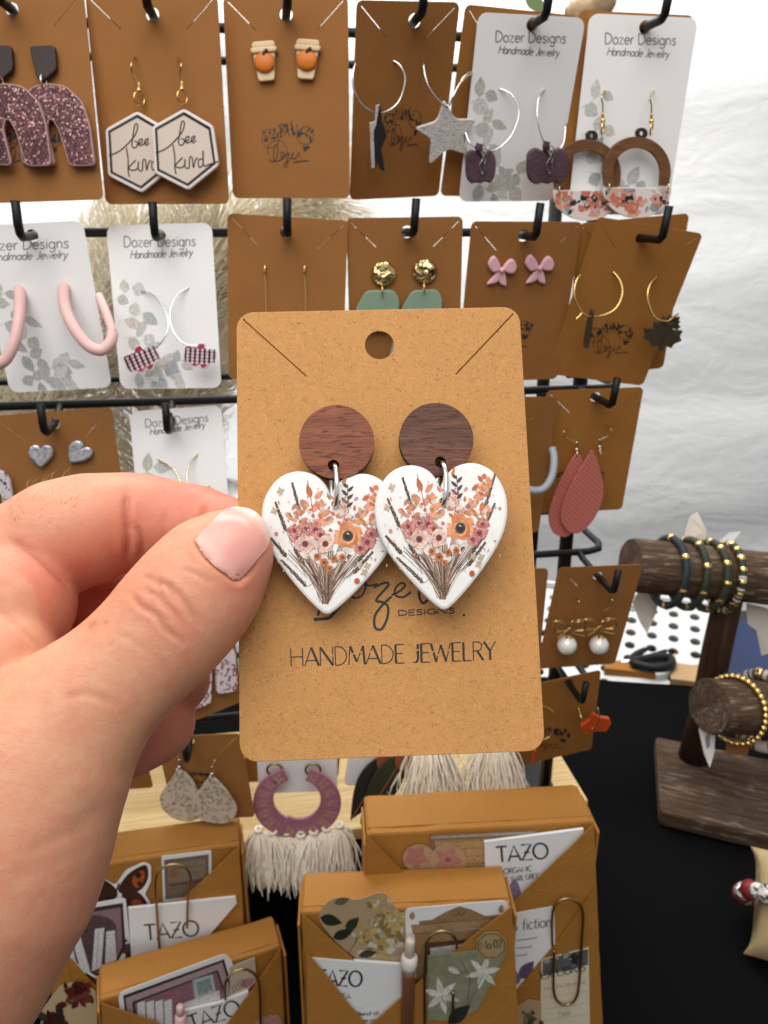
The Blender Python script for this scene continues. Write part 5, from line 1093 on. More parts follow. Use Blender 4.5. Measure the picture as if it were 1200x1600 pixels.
    axd = (B - A) / np.linalg.norm(B - A); pd = np.array([-axd[1], axd[0]]); NU, NV = 26, 26; g = []; ok = True
    for j in range(NV + 1):
        t = j / NV
        for i in range(NU + 1):
            s = i / NU * 2 - 1; hw = 46 * (1 - .06 * t) * (1 - .22 * max(0, (t - .75) / .25) ** 2)
            back = -12 * (1 - s * s) + 8 if False else 0
            q = A + axd * (np.linalg.norm(B - A) * t * (1 + .0) + (-10 * (1 - s * s) * (1 - t)) + 14 * (1 - s * s) * t) + pd * s * hw
            g.append(q)
    pts = []; base_n = None
    H = [hit(*q) for q in g]; lastn = None
    mid = [h_ for h_ in H if h_[0] is not None]; mn = np.mean([h_[1] for h_ in mid], 0); mn /= np.linalg.norm(mn)
    lastp = None
    for k, (p, nr) in enumerate(H):
        j, i = divmod(k, NU + 1); s = i / NU * 2 - 1; t = j / NV
        if p is None or (lastp is not None and np.linalg.norm(p - CAM) > .158): p = P(g[k][0], g[k][1], .1475); nr = mn
        edge = max(abs(s), 0) ** 6; lift = .00030 * (1 - edge) * min(1, t * 5 + .1) + .00034
        pts.append(p + nr * lift); lastp = p
    pts = np.array(pts).reshape(NV + 1, NU + 1, 3)
    for _ in range(10):
        q = pts.copy(); q[1:-1, 1:-1] = (pts[:-2, 1:-1] + pts[2:, 1:-1] + pts[1:-1, :-2] + pts[1:-1, 2:]) / 4; q[-1, 1:-1] = (pts[-1, :-2] + pts[-1, 2:]) / 2; pts = q
    mb = MB(); mb.add(pts.reshape(-1, 3), [(j * (NU + 1) + i, j * (NU + 1) + i + 1, (j + 1) * (NU + 1) + i + 1, (j + 1) * (NU + 1) + i) for j in range(NV) for i in range(NU)], True)
    nl = mb.build('thumbnail', None if False else M['skin'], o)
    m = NT('nail'); at = nl.data.color_attributes.new('Nail', 'FLOAT_COLOR', 'POINT'); arr = []
    for j in range(NV + 1):
        for i in range(NU + 1): arr += [j / NV, abs(i / NU * 2 - 1), 0, 1]
    at.data.foreach_set('color', arr); aa = m.N('Attribute'); aa.attribute_name = 'Nail'; sp = m.N('SeparateColor'); m.L(aa.outputs['Color'], sp.inputs[0])
    c = m.ramp(sp.outputs[0], [(0, srgb(206, 150, 132)), (.08, srgb(222, 172, 158)), (.25, srgb(212, 150, 138)), (.82, srgb(214, 150, 138)), (.90, srgb(222, 178, 160)), (.95, srgb(226, 196, 178)), (1, srgb(222, 194, 176))]); m.base(c).set(rough=.34, spec=.45, coat=.12, coatr=.2, sss=.2); m.b.inputs['Subsurface Radius'].default_value = (.002, .001, .0008)
    m.nrm(m.bump(m.noise(900, 2, .5, m.mapping((1, .1, 1), (0, -.75, 0))), .10, .0005)); nl.data.materials.clear(); nl.data.materials.append(m.mat)
hand()
# ------------------------------------------------------------------ books wrapped in brown paper, with stickers, tea and clips tucked in
BOOKS = {}
def book(key, tl, tr, wd, th, yaw, label, flapL, flapR, depth, back):
    a = R(yaw); base = np.stack([[math.cos(a), math.sin(a), 0], [0, 0, 1.0], [math.sin(a), -math.cos(a), 0]], 1)
    c = np.array([(tl[0] + tr[0]) / 2, (tl[1] + tr[1]) / 2]); p = P(c[0], c[1], depth) - np.array([0, 0, .075])
    ps = fit([tl, tr, None, None], wd, .15, base, p, None, (1.5, 25, 1.5), .02, .02); ps.Mx = ps.M(); w, h = ps.w, ps.h
    yb = -h / 2 - (ps.world(0, -h / 2)[2]) + .0008; ps.yb = yb
    t = thing('wrapped_book', label, 'book', Tr(ps.Mx, 0, yb, -th / 2), 'books wrapped in brown paper'); ps.o = t
    rs = random.Random(key); mb = MB(); o0 = rrect(-w / 2, w / 2, yb, h / 2, .0025, 4); out = []
    for a_, b_ in zip(o0, o0[1:] + o0[:1]):                # paper edges are never quite straight
        m_ = max(1, int(math.dist(a_, b_) / .012)); out += [(a_[0] + (b_[0] - a_[0]) * k / m_ + rs.uniform(-1, 1) * .00035, a_[1] + (b_[1] - a_[1]) * k / m_ + rs.uniform(-1, 1) * .00045) for k in range(m_)]
    mb.prism(out, -th, 0, .0016); mb.build('paper_wrap', M['kraft_wrap'], t, ps.Mx)
    # folded paper gusset along the top edge
    mb = MB(); mb.rbox(-w / 2 + .001, w / 2 - .001, h / 2 - .0012, h / 2 + .0007, -th * .93, -th * .12, .0004); mb.build('top_fold', M['kraft_wrap'], t, ps.Mx)
    for nm, poly, z in [('pocket_flap', flapL, .0046), ('pocket_flap', flapR, .0056)] + [('pocket_flap', a_, b_) for a_, b_ in (back or [])]:
        if poly is None: continue
        if poly and isinstance(poly[-1], float): z = poly[-1]; poly = poly[:-1]
        q0 = ps.ats(poly, z); q = []
        for a_, b_ in zip(q0, q0[1:] + q0[:1]):
            m_ = max(1, int(math.dist(a_, b_) / .009)); q += [(a_[0] + (b_[0] - a_[0]) * k / m_ + (rs.uniform(-1, 1) * .0003 if k else 0), a_[1] + (b_[1] - a_[1]) * k / m_ + (rs.uniform(-1, 1) * .0003 if k else 0)) for k in range(m_)]
        mb = MB(); mb.prism(q, z - .0006, z, .00012); mb.build(nm, M['kraft_wrap'], t, ps.Mx)
        # the flap folds round the side of the book
    for s in (-1, 1):
        mb = MB(); xx = s * (w / 2 + .0009); mb.prism([(xx - .0006, yb), (xx + .0006, yb), (xx + .0006, h / 2 - .003), (xx - .0006, h / 2 - .003)], -th * .8, .0050, .0003); mb.build('side_fold', M['kraft_wrap'], t, ps.Mx)
    BOOKS[key] = ps; return ps
book('R0', (572, 1303), (929, 1283), .124, .030, 3, 'wrapped book at the back right with a clip on its right side', [(571, 1305), (640, 1372), (720, 1440), (640, 1700), (560, 1700)], [(929, 1288), (800, 1412), (690, 1520), (640, 1700), (945, 1700)], .415, [([(932, 1386), (866, 1478), (800, 1556), (800, 1700), (946, 1700)], .0070)])
book('R1', (470, 1426), (801, 1412), .109, .026, 3, 'wrapped book front centre with yellow flower sticker and pen', [(471, 1428), (556, 1503), (520, 1600), (480, 1700), .0030], [(801, 1416), (700, 1494), (560, 1620), (560, 1700), (815, 1700)], .385, [([(479, 1488), (487, 1497), (572, 1602), (650, 1700), (480, 1700)], .0052)])
book('L0', (85, 1362), (374, 1318), .110, .026, 8, 'wrapped book at the back left with butterfly sticker', [(80, 1470), (112, 1500), (150, 1542), (210, 1700), (80, 1700)], [(374, 1322), (272, 1418), (235, 1460), (200, 1700), (392, 1700)], .420, None)
book('L1', (157, 1563), (438, 1478), .108, .024, 15, 'wrapped book front left with pink window sticker', [(157, 1568), (200, 1582), (250, 1600), (260, 1700), (165, 1700)], [(438, 1482), (396, 1545), (348, 1610), (330, 1700), (450, 1700)], .390, None)
M['sachet'] = plain('white_sachet_paper', (.80, .80, .79), .42, bump=.55, bscale=120); M['sticker'] = plain('sticker_paper', (.80, .79, .77), .4)
M['vellum'] = plain('clear_sticker_film', srgb(176, 146, 112), .3); M['sepia'] = plain('sepia_print', srgb(132, 104, 80), .5, var=.25, vscale=160)
def item(B, name, label, cat, poly, z, mat, th=.0003, rad=4, group=None, part='paper'):
    q = B.ats(poly, z); c = np.mean(q, 0); t = thing(name, label, cat, Tr(B.Mx, c[0], c[1], z), group)
    mb = MB(); mb.prism(rpoly(q, rad * .0003, 4) if rad else q, z - th, z, min(.0001, th * .3)); mb.build(part, mat, t, B.Mx)
    return t
def prints(B, t, name, shapes, z, step=.0000012):
    """flat printed shapes: ('p', poly, col) filled, ('l', pts, width, col) line"""
    mb = MB(); zz = z + .00004
    for s in shapes:
        if s[0] == 'p': lp(mb, B, s[1], zz, s[2])
        else: mb.col = tuple(s[3]); mb.ribbon(B.ats(s[1], zz), s[2], zz); mb.col = (1, 1, 1)
        zz += step
    mb.build(name, M['print'], t, B.Mx)
def blobs(c, n, sx, sy, L, cols, seed, wf=.6):
    rs = random.Random(seed); o = []
    for k in range(n): l = rs.uniform(*L); o.append(('p', leafshape(c[0] + rs.gauss(0, .4) * sx, c[1] + rs.gauss(0, .4) * sy, l, l * wf, rs.uniform(0, 6.3)), rs.choice(cols)))
    return o
def sachet(B, label, poly, z, p0, p1, hp, extra=(), txt='TAZO'):
    t = item(B, 'tea_sachet', label, 'tea sachet', poly, z, M['sachet'], .0016, 0, 'white tea sachets tucked in the books', 'packet')
    mb = MB(); text(mb, B, txt, p0, p1, hp, .00125, z + .00005); 
    for e in extra: text(mb, B, *e, .00045, z + .00005)
    mb.build('lettering', M['ink'], t, B.Mx); return t
def clip(B, label, pts, z=.0075):
    q = crv([at3(B, p) for p in pts], 7); c = q[len(q) // 2]; t = thing('paper_clip', label, 'paper clip', Tr(B.Mx, c[0], c[1], c[2]), 'brass paper clips on the books'); mb = MB(); mb.tube(q, .00075, 9); mb.build('wire', M['brass'], t, B.Mx); return t
DK = (.03, .02, .018); WH = (.75, .74, .73)
def arcpx(cx, cy, rx, ry, a0, a1, n=10): return [(cx + rx * math.cos(R(a0 + (a1 - a0) * k / n)), cy - ry * math.sin(R(a0 + (a1 - a0) * k / n))) for k in range(n + 1)]
# ---- back right book
B = BOOKS['R0']
t = item(B, 'frame_sticker', 'wood toned frame sticker at the top of the back right book', 'sticker', [(672, 1306), (838, 1298), (840, 1362), (676, 1372)], .0008, M['sepia'], rad=2)
prints(B, t, 'print', [('p', [(680, 1314), (830, 1308), (832, 1360), (682, 1366)], (.50, .32, .14))] + [('l', [(682, 1316 + 12 * k), (830, 1310 + 12 * k)], .0004, (.24, .13, .05)) for k in range(5)] + [('l', [(674, 1309), (838, 1301)], .0016, (.42, .40, .34))], .0008)
t = item(B, 'blossom_sticker', 'pink blossom sticker on the back right book', 'sticker', arcpx(655, 1342, 26, 22, 0, 360, 14)[:-1], .0012, M['vellum'], rad=0)
for cx, cy, s in ((650, 1340, 22),): prints(B, t, 'print', [('p', leafshape(cx, cy, s, s * .6, a), (.46, .20, .17)) for a in (0.3, 1.5, 2.8, 4.0, 5.3)], .0012)
t = item(B, 'blossom_sticker', 'larger pink blossom sticker beside the first on the back right book', 'sticker', arcpx(700, 1346, 30, 26, 0, 360, 14)[:-1], .0016, M['vellum'], rad=0)
prints(B, t, 'print', [('p', leafshape(700, 1344, 24, 15, a), (.48, .22, .19)) for a in (0.1, 1.3, 2.5, 3.8, 5.1)] + [('p', circle(700, 1344, 4, 8), (.3, .1, .08))], .0016)
t = sachet(B, 'tea sachet sticking out of the back right book', [(757, 1316), (912, 1296), (914, 1330), (835, 1420), (760, 1420)], .0030, (776, 1348), (858, 1341), 24, (('ORGANIC', (787, 1366), (832, 1361), 8), ('EARL GREY', (800, 1378), (842, 1372), 8)))
prints(B, t, 'lavender_print', [('p', leafshape(775, 1412, 56, 26, -1.55), (.22, .17, .30)), ('p', leafshape(800, 1416, 44, 24, -1.45), (.28, .22, .36)), ('p', leafshape(826, 1416, 30, 20, -1.3), (.20, .15, .28))], .0030)
t = item(B, 'cabinet_sticker', 'dark teal cabinet sticker behind the front centre book', 'sticker', [(604, 1367), (786, 1362), (788, 1440), (604, 1440)], .0036, M['sticker'], rad=14)
prints(B, t, 'print', [('p', [(612, 1374), (778, 1369), (778, 1380), (612, 1385)], (.035, .045, .045)), ('p', [(618, 1385), (774, 1380), (776, 1440), (618, 1440)], (.05, .085, .085)), ('p', [(630, 1390), (760, 1386), (760, 1440), (630, 1440)], (.02, .03, .03)), ('p', circle(706, 1398, 9, 12), (.35, .5, .48)), ('l', [(622, 1388), (622, 1440)], .001, (.12, .17, .16)), ('l', [(770, 1384), (770, 1440)], .001, (.12, .17, .16))], .0036)
t = item(B, 'quote_card', 'white card with handwritten words on the back right book', 'card', [(800, 1428), (866, 1416), (868, 1492), (800, 1560)], .0062, M['sticker'], rad=0)
mb = MB(); text(mb, B, '& fiction', (799, 1456), (862, 1448), 17, .0006, .00625, .15)
for k in range(3): mb.ribbon(B.ats([(806, 1470 + 12 * k), (824 + 6 * (k % 2), 1468 + 12 * k), (840 - 9 * k, 1465 + 12 * k)], .00625), .0006, .00625)
mb.build('lettering', M['ink'], t, B.Mx); prints(B, t, 'violet_print', [('p', leafshape(812, 1530, 36, 20, -.9), (.13, .09, .17)), ('p', leafshape(806, 1540, 22, 14, -1.5), (.2, .15, .24))], .0062)
t = item(B, 'library_card', 'cream library card under the right hand clip', 'card', [(846, 1500), (920, 1481), (924, 1700), (842, 1700)], .0076, plain('cream_card', srgb(214, 202, 174), .5, var=.04), rad=0)
prints(B, t, 'dark_header', [('p', [(848, 1500), (919, 1483), (919, 1508), (848, 1526)], (.12, .12, .115))] + blobs((884, 1500), 12, 30, 8, (6, 14), [(.35, .34, .31), (.03, .03, .03)], 3), .0076)
mb = MB(); text(mb, B, 'EX LIBRIS', (846, 1531), (916, 1517), 12, .0007, .00765)
for k in range(4): mb.ribbon(B.ats([(848, 1560 + 18 * k), (920, 1549 + 18 * k)], .00765), .00015, .00765)
mb.build('lettering', M['ink'], t, B.Mx); mb = MB(); text(mb, B, 'from the library of', (850, 1548), (916, 1537), 6, .0002, .00765); text(mb, B, 'Date', (874, 1590), (892, 1586), 8, .0003, .00765); mb.build('small_lettering', M['grey_ink'], t, B.Mx)
t = item(B, 'landscape_sticker', 'small pine tree sticker at the foot of the back right book', 'sticker', [(804, 1575), (826, 1562), (846, 1566), (846, 1700), (800, 1700)], .0080, M['vellum'], rad=6); prints(B, t, 'print', blobs((826, 1592), 22, 16, 16, (6, 14), [(.06, .07, .04), (.13, .13, .08), (.2, .18, .11)], 8), .0080)
clip(B, 'tall brass clip over the library card at the right', [(866, 1485, .009), (865, 1520, .009), (866, 1552, .009), (874, 1567, .0092), (888, 1570, .0092), (900, 1560, .0092), (905, 1535, .009), (909, 1470, .009), (911, 1430, .009), (904, 1411, .009), (888, 1404, .009), (870, 1411, .009), (863, 1430, .009), (863, 1480, .006)])
# ---- front centre book
B = BOOKS['R1']
t = item(B, 'flower_sticker', 'yellow flower and dark leaf sticker on the front centre book', 'sticker', [(492, 1432), (520, 1400), (560, 1408), (600, 1390), (618, 1420), (640, 1440), (640, 1510), (575, 1510), (530, 1480)], .0012, plain('flower_sticker_film', srgb(178, 152, 118), .3), rad=30)
prints(B, t, 'print', blobs((598, 1462), 130, 46, 46, (7, 18), [(.62, .46, .16), (.52, .36, .10), (.66, .60, .48), (.30, .20, .07), (.45, .42, .30), (.7, .66, .58)], 5) + [('p', leafshape(490 + 10, 1434, 36, 18, .25), (.025, .035, .02)), ('p', leafshape(540, 1455, 30, 16, -.8), (.03, .045, .025)), ('p', leafshape(520, 1466, 34, 16, -.35), (.02, .03, .018)), ('p', leafshape(522, 1412, 26, 12, -.3), (.15, .14, .08)), ('p', leafshape(560, 1494, 30, 12, -.2), (.04, .05, .03)), ('l', [(545, 1490), (560, 1465), (575, 1452)], .0003, (.08, .06, .04))] + [('p', leafshape(596 + 8 * math.cos(a), 1414 + 6 * math.sin(a), 12, 8, a), (.58, .42, .12)) for a in (0, 1.2, 2.4, 3.6, 4.8)] + [('p', leafshape(618 + 4 * math.cos(a), 1438 + 4 * math.sin(a), 14, 9, a), (.60, .44, .14)) for a in (0, 1.2, 2.4, 3.6, 4.8)], .0012)
t = item(B, 'cabinet_sticker', 'white sticker of a carved wooden cabinet on the front centre book', 'sticker', [(633, 1420), (790, 1407), (798, 1420), (796, 1530), (636, 1530)], .0020, M['sticker'], rad=10)
cab = [('p', [(655, 1440), (675, 1438), (700, 1424), (718, 1417), (736, 1422), (758, 1432), (782, 1430), (784, 1438), (655, 1450)], (.34, .20, .09)), ('p', [(642, 1446), (790, 1434), (789, 1446), (645, 1460)], (.42, .26, .13)), ('p', [(648, 1460), (784, 1448), (784, 1530), (650, 1530)], (.38, .21, .10)), ('p', [(662, 1474), (772, 1464), (772, 1530), (664, 1530)], (.12, .05, .03)), ('p', leafshape(643, 1438, 14, 9, -1.4), (.42, .24, .13)), ('p', leafshape(782, 1427, 14, 9, -1.4), (.42, .24, .13))] + [('l', a, .0003, DK) for a in ([(642, 1446), (790, 1434)], [(645, 1460), (789, 1446)], [(655, 1440), (675, 1438), (700, 1424), (718, 1417), (736, 1422), (758, 1432), (782, 1430)], arcpx(712, 1427, 5, 3.5, 0, 360), arcpx(722, 1426, 5, 3.5, 0, 360))]
cab += [('p', [(672, 1482), (760, 1470), (762, 1530), (674, 1530)], (.68, .66, .62)), ('l', [(676, 1500), (756, 1488)], .0002, (.3, .3, .3)), ('l', [(676, 1514), (756, 1502)], .0002, (.3, .3, .3))]
prints(B, t, 'print', cab, .0020)
sachet(B, 'tea sachet at the left of the front centre book', [(486, 1497), (520, 1500), (630, 1508), (628, 1700), (500, 1700)], .0034, (494, 1540), (566, 1542), 24, (('TEA', (530, 1562), (548, 1561), 9), ('Blend of', (556, 1588), (592, 1586), 6), ('teas', (560, 1598), (594, 1597), 6)))
t = thing('pen', 'brown pen with white cap in the front centre book', 'pen', Tr(B.Mx, *B.at(638, 1520), .005)); 
mb = MB(); mb.tube([at3(B, (642, 1467, .006)), at3(B, (641, 1470, .006)), at3(B, (640, 1495, .006))], [.0022, .0026, .0028], 12); mb.build('button', plain('cream_plastic', srgb(214, 200, 186), .35), t, B.Mx)
mb = MB(); mb.tube([at3(B, (640, 1492, .006)), at3(B, (640, 1496, .006)), at3(B, (639, 1506, .006)), at3(B, (639, 1514, .006))], [.003, .0044, .0044, .0036], 14); mb.build('collar', M['white_clay'], t, B.Mx)
mb = MB(); mb.tube([at3(B, (639, 1514, .006)), at3(B, (638, 1522, .006)), at3(B, (634, 1700, .006))], .0036, 14); mb.build('barrel', plain('brown_plastic', srgb(120, 78, 56), .3), t, B.Mx)
t = item(B, 'lily_sticker', 'green sticker of two white lilies on the front centre book', 'sticker', [(668, 1494), (790, 1480), (792, 1490), (745, 1580), (700, 1596), (668, 1594)], .0066, plain('lily_green', srgb(132, 134, 106), .45, var=.22, vscale=180), rad=0)
def lily(cx, cy, s, rot): return [('p', leafshape(cx, cy, s, s * .34, rot + k * 1.05), (.74, .72, .64) if k % 2 else (.66, .64, .55)) for k in range(6)] + [('l', [(cx, cy), (cx + s * .4 * math.cos(rot + k), cy + s * .4 * math.sin(rot + k))], .0002, (.4, .3, .1)) for k in range(3)]
prints(B, t, 'print', lily(690, 1556, 30, .3) + lily(755, 1520, 28, .8) + [('p', leafshape(700, 1512, 22, 10, .5), (.6, .6, .5)), ('l', [(690, 1560), (712, 1590)], .0006, (.16, .18, .08)), ('l', [(755, 1524), (730, 1575)], .0006, (.16, .18, .08)), ('l', [(720, 1500), (735, 1530), (730, 1570)], .0003, (.06, .06, .04)), ('l', [(712, 1525), (732, 1518)], .0003, (.05, .05, .04)), ('p', leafshape(700, 1600, 46, 22, -.7), (.03, .03, .03))], .0066)
octa = [(768 + 25 * math.cos(R(22.5 + 45 * k)), 1478 + 23 * math.sin(R(22.5 + 45 * k))) for k in range(8)]
t = item(B, 'number_sticker', 'octagonal No.02 sticker on the front centre book', 'sticker', octa, .0070, plain('tan_label', srgb(164, 140, 98), .5), rad=0)
mb = MB(); o8 = [(768 + 22 * math.cos(R(22.5 + 45 * k)), 1478 + 20 * math.sin(R(22.5 + 45 * k))) for k in range(9)]; mb.ribbon(B.ats(o8, .00705), .0005, .00705); text(mb, B, 'No.02', (751, 1484), (786, 1480), 12, .00055, .00705); mb.build('lettering', M['ink'], t, B.Mx)
clip(B, 'brass clip over the lily sticker', [(708, 1550, .008), (707, 1590, .008), (702, 1640, .008), (668, 1640, .0085), (664, 1600, .0085), (664, 1500, .0085), (668, 1470, .0085), (682, 1457, .0085), (700, 1456, .0085), (712, 1468, .008), (714, 1482, .005)], .008)
# ---- back left book
B = BOOKS['L0']
t = item(B, 'photo_sticker', 'small sepia photo sticker with white border on the back left book', 'sticker', [(252, 1338), (330, 1329), (331, 1400), (255, 1410)], .0008, M['sticker'], rad=4)
prints(B, t, 'print', [('p', [(256, 1344), (326, 1335), (326, 1398), (258, 1406)], (.20, .14, .10)), ('p', [(262, 1350), (320, 1342), (320, 1372), (262, 1380)], (.27, .21, .15)), ('l', [(264, 1384), (318, 1376)], .0012, (.1, .05, .03)), ('p', circle(272, 1366, 8, 10), (.35, .15, .07)), ('l', [(270, 1358), (316, 1352)], .0004, (.1, .07, .05)), ('l', [(285, 1366), (316, 1362)], .0004, (.12, .08, .06))], .0008)
bf = [(122, 1392), (150, 1366), (180, 1384), (196, 1360), (225, 1347), (236, 1352), (236, 1378), (226, 1398), (236, 1412), (228, 1424), (120, 1424)]
t = item(B, 'butterfly_sticker', 'brown and orange butterfly sticker on the back left book', 'sticker', bf, .0012, M['sticker'], rad=8)
prints(B, t, 'print', [('p', [tuple(p) for p in crv([(184, 1390), (200, 1366), (224, 1352), (231, 1358), (230, 1376), (218, 1392), (196, 1398)], 4, True)], (.055, .02, .014)), ('p', [tuple(p) for p in crv([(190, 1396), (215, 1394), (230, 1412), (222, 1420), (200, 1420)], 4, True)], (.06, .022, .016)), ('p', [tuple(p) for p in crv([(180, 1388), (160, 1374), (140, 1378), (128, 1400), (160, 1412), (182, 1402)], 4, True)], (.05, .02, .014)), ('p', [tuple(p) for p in crv([(206, 1374), (222, 1360), (226, 1372), (214, 1388)], 4, True)], (.45, .09, .02)), ('p', circle(216, 1368, 5, 8), DK), ('p', circle(218, 1381, 4, 8), DK), ('p', leafshape(204, 1410, 22, 12, .2), (.40, .08, .02)), ('p', leafshape(136, 1392, 20, 12, .1), (.42, .09, .02)), ('l', [(178, 1402), (186, 1380)], .001, DK)], .0012)
t = sachet(B, 'tea sachet in the back left book', [(200, 1420), (368, 1402), (370, 1412), (320, 1470), (280, 1500), (205, 1500)], .0074, (226, 1470), (312, 1462), 24)
t = item(B, 'bookshelf_sticker', 'white edged sticker of white books on a mauve shelf', 'sticker', [(106, 1418), (196, 1403), (204, 1480), (182, 1520), (150, 1530), (100, 1500)], .0040, M['sticker'], rad=8)
prints(B, t, 'print', [('p', [(112, 1424), (192, 1411), (196, 1480), (178, 1515), (150, 1526), (106, 1496)], (.05, .03, .035)), ('p', [(116, 1430), (188, 1418), (191, 1478), (176, 1512), (150, 1522), (110, 1494)], (.30, .19, .20)), ('p', [tuple(p) for p in arcpx(146, 1450, 36, 20, 0, 180)] + [(110, 1500), (150, 1522), (182, 1490)], (.11, .065, .07))] + [('p', q, WH) for q in ([(96, 1474), (110, 1468), (120, 1510), (106, 1506)], [(110, 1463), (124, 1459), (141, 1518), (128, 1524)], [(148, 1452), (163, 1450), (158, 1512), (143, 1518)], [(166, 1456), (179, 1454), (182, 1500), (164, 1506)])] + [('l', q, .0003, (.2, .2, .22)) for q in ([(110, 1463), (128, 1524)], [(124, 1459), (141, 1518)], [(148, 1452), (143, 1518)], [(163, 1450), (158, 1512)], [(166, 1462), (180, 1460)], [(166, 1467), (180, 1465)], [(154, 1454), (150, 1515)])], .0040)
t = item(B, 'dark_blossom_sticker', 'dark plum blossom sticker peeking over the front left book', 'sticker', arcpx(212, 1484, 24, 10, 0, 360, 12)[:-1], .0052, plain('plum_print', srgb(70, 44, 48), .5, var=.3, vscale=200), rad=0)
prints(B, t, 'print', blobs((212, 1484), 18, 20, 8, (6, 12), [(.07, .03, .035), (.13, .06, .06), (.04, .02, .02)], 2), .0052)
t = item(B, 'rose_sticker', 'dried dark red rose sticker beside the wrist', 'sticker', [(94, 1540), (118, 1534), (150, 1548), (152, 1600), (150, 1700), (60, 1700), (64, 1580)], .0066, plain('rose_film', srgb(196, 170, 130), .35), rad=10)
prints(B, t, 'print', blobs((122, 1556), 30, 22, 18, (10, 22), [(.11, .018, .015), (.17, .03, .02), (.06, .012, .012), (.2, .05, .03)], 6) + blobs((86, 1590), 22, 26, 12, (12, 22), [(.035, .025, .015), (.06, .012, .012), (.05, .045, .02)], 7) + [('l', [(104, 1572), (118, 1560)], .0006, (.12, .12, .05))], .0066)
clip(B, 'brass clip on the back left book', [(292, 1462, .0045), (290, 1428, .0096), (292, 1450, .0098), (294, 1400, .0098), (298, 1375, .0098), (290, 1356, .0098), (270, 1351, .0098), (252, 1358, .0098), (243, 1378, .0098), (246, 1440, .0098), (249, 1482, .0096)][2:])
# ---- front left book
B = BOOKS['L1']
t = item(B, 'window_sticker', 'white bordered sticker of a pink room with books', 'sticker', [(184, 1552), (352, 1490), (362, 1500), (374, 1560), (340, 1700), (200, 1700)], .0012, M['sticker'], rad=16)
prints(B, t, 'print', [('p', [(192, 1556), (350, 1499), (368, 1562), (338, 1690), (208, 1690)], (.05, .03, .035)), ('p', [(196, 1560), (347, 1504), (364, 1562), (334, 1690), (212, 1690)], (.46, .33, .34)), ('p', [(206, 1566), (340, 1516), (356, 1562), (330, 1690), (222, 1690)], (.05, .03, .03)), ('p', [(210, 1568), (338, 1519), (353, 1562), (328, 1690), (226, 1690)], (.30, .14, .17)), ('p', [(300, 1532), (332, 1522), (338, 1552), (304, 1564)], (.50, .55, .55)), ('p', [(306, 1536), (328, 1528), (332, 1548), (310, 1556)], (.25, .32, .3)), ('l', [(300, 1532), (332, 1522), (338, 1552), (304, 1564), (300, 1532)], .0005, (.2, .2, .2)), ('l', [(312, 1556), (322, 1536), (328, 1550)], .0005, (.6, .6, .5)), ('p', [(286, 1568), (342, 1548), (344, 1562), (288, 1584)], WH)] + [('p', [(214 + 14 * k, 1568 - 1 * k), (226 + 14 * k, 1564 - 1 * k), (229 + 14 * k, 1640), (217 + 14 * k, 1640)], WH) for k in range(4)] + [('l', [(214 + 14 * k, 1568 - k), (217 + 14 * k, 1640)], .0003, (.25, .25, .27)) for k in range(5)], .0012)
t = item(B, 'eye_photo_sticker', 'small torn photo sticker with lashes beside the front left clip', 'sticker', [(358, 1512), (398, 1496), (401, 1534), (372, 1562), (360, 1560)], .0020, plain('grey_cream_photo', srgb(196, 180, 160), .45, var=.1), rad=2)
prints(B, t, 'print', [('p', leafshape(376, 1542, 26, 14, -.5), (.50, .25, .25))] + [('l', [(366 + 4 * k, 1548 - 2 * k), (362 + 4 * k, 1542 - 3 * k)], .0004, DK) for k in range(5)] + [('l', [(362, 1552), (386, 1540)], .0005, DK)], .0020)
sachet(B, 'tea sachet cut by the bottom edge in the front left book', [(288, 1580), (340, 1568), (388, 1550), (392, 1700), (290, 1700)], .0034, (298, 1612), (378, 1584), 24)
t = thing('pink_pen', 'pink pen in the front left book at the bottom edge', 'pen', Tr(B.Mx, *B.at(281, 1590), .005)); mb = MB(); mb.tube([at3(B, (281, 1571, .006)), at3(B, (281, 1573, .006)), at3(B, (282, 1586, .006))], [.0016, .0022, .0024], 12); mb.build('button', M['pink'], t, B.Mx); mb = MB(); mb.tube([at3(B, (282, 1585, .006)), at3(B, (282, 1588, .006)), at3(B, (283, 1700, .006))], [.0026, .0034, .0034], 12); mb.build('barrel', M['pink'], t, B.Mx)
clip(B, 'brass clip on the front left book', [(408, 1680, .0085), (407, 1600, .0085), (406, 1550, .0085), (400, 1526, .0085), (384, 1515, .0085), (364, 1520, .0085), (352, 1536, .0085), (352, 1562, .0045)], .008)
t = item(B, 'blossom_sticker', 'pink blossom sticker at the bottom edge of the front left book', 'sticker', [(396, 1604), (410, 1590), (436, 1586), (442, 1600), (440, 1700), (396, 1700)], .0064, M['vellum'], rad=5); prints(B, t, 'print', [('p', leafshape(420, 1604, 20, 14, a), (.55, .28, .26)) for a in (-.4, -1.4, -2.4)], .0064)
# ------------------------------------------------------------------ weathered bracelet stand
M['driftwood'] = wood('weathered_wood', srgb(52, 38, 29), srgb(104, 82, 64), 0, 120, .10, .8, .9, .15, 0, srgb(168, 152, 132)); M['driftwood_v'] = wood('weathered_post', srgb(40, 26, 18), srgb(80, 56, 40), 2, 120, .12, .8, .7, .15)
SB = .016
pbl, pfl = Pz(1024, 1150, SB), Pz(1032, 1268, SB); pr = Pz(1210, 1310, SB)
st = thing('bracelet_stand', 'weathered wooden bracelet stand on the black table', 'bracelet stand', Matrix.Translation((pfl[0] + .05, pfl[1] + .04, 0)))
mb = MB(); ux = (pr - pfl); ux /= np.linalg.norm(ux); uy = np.array([-ux[1], ux[0], 0]); dpt = np.dot(pbl - pfl, uy)
Mb = Matrix(((ux[0], uy[0], 0, pfl[0]), (ux[1], uy[1], 0, pfl[1]), (0, 0, 1, 0), (0, 0, 0, 1))); sh = np.dot(pbl - pfl, ux)
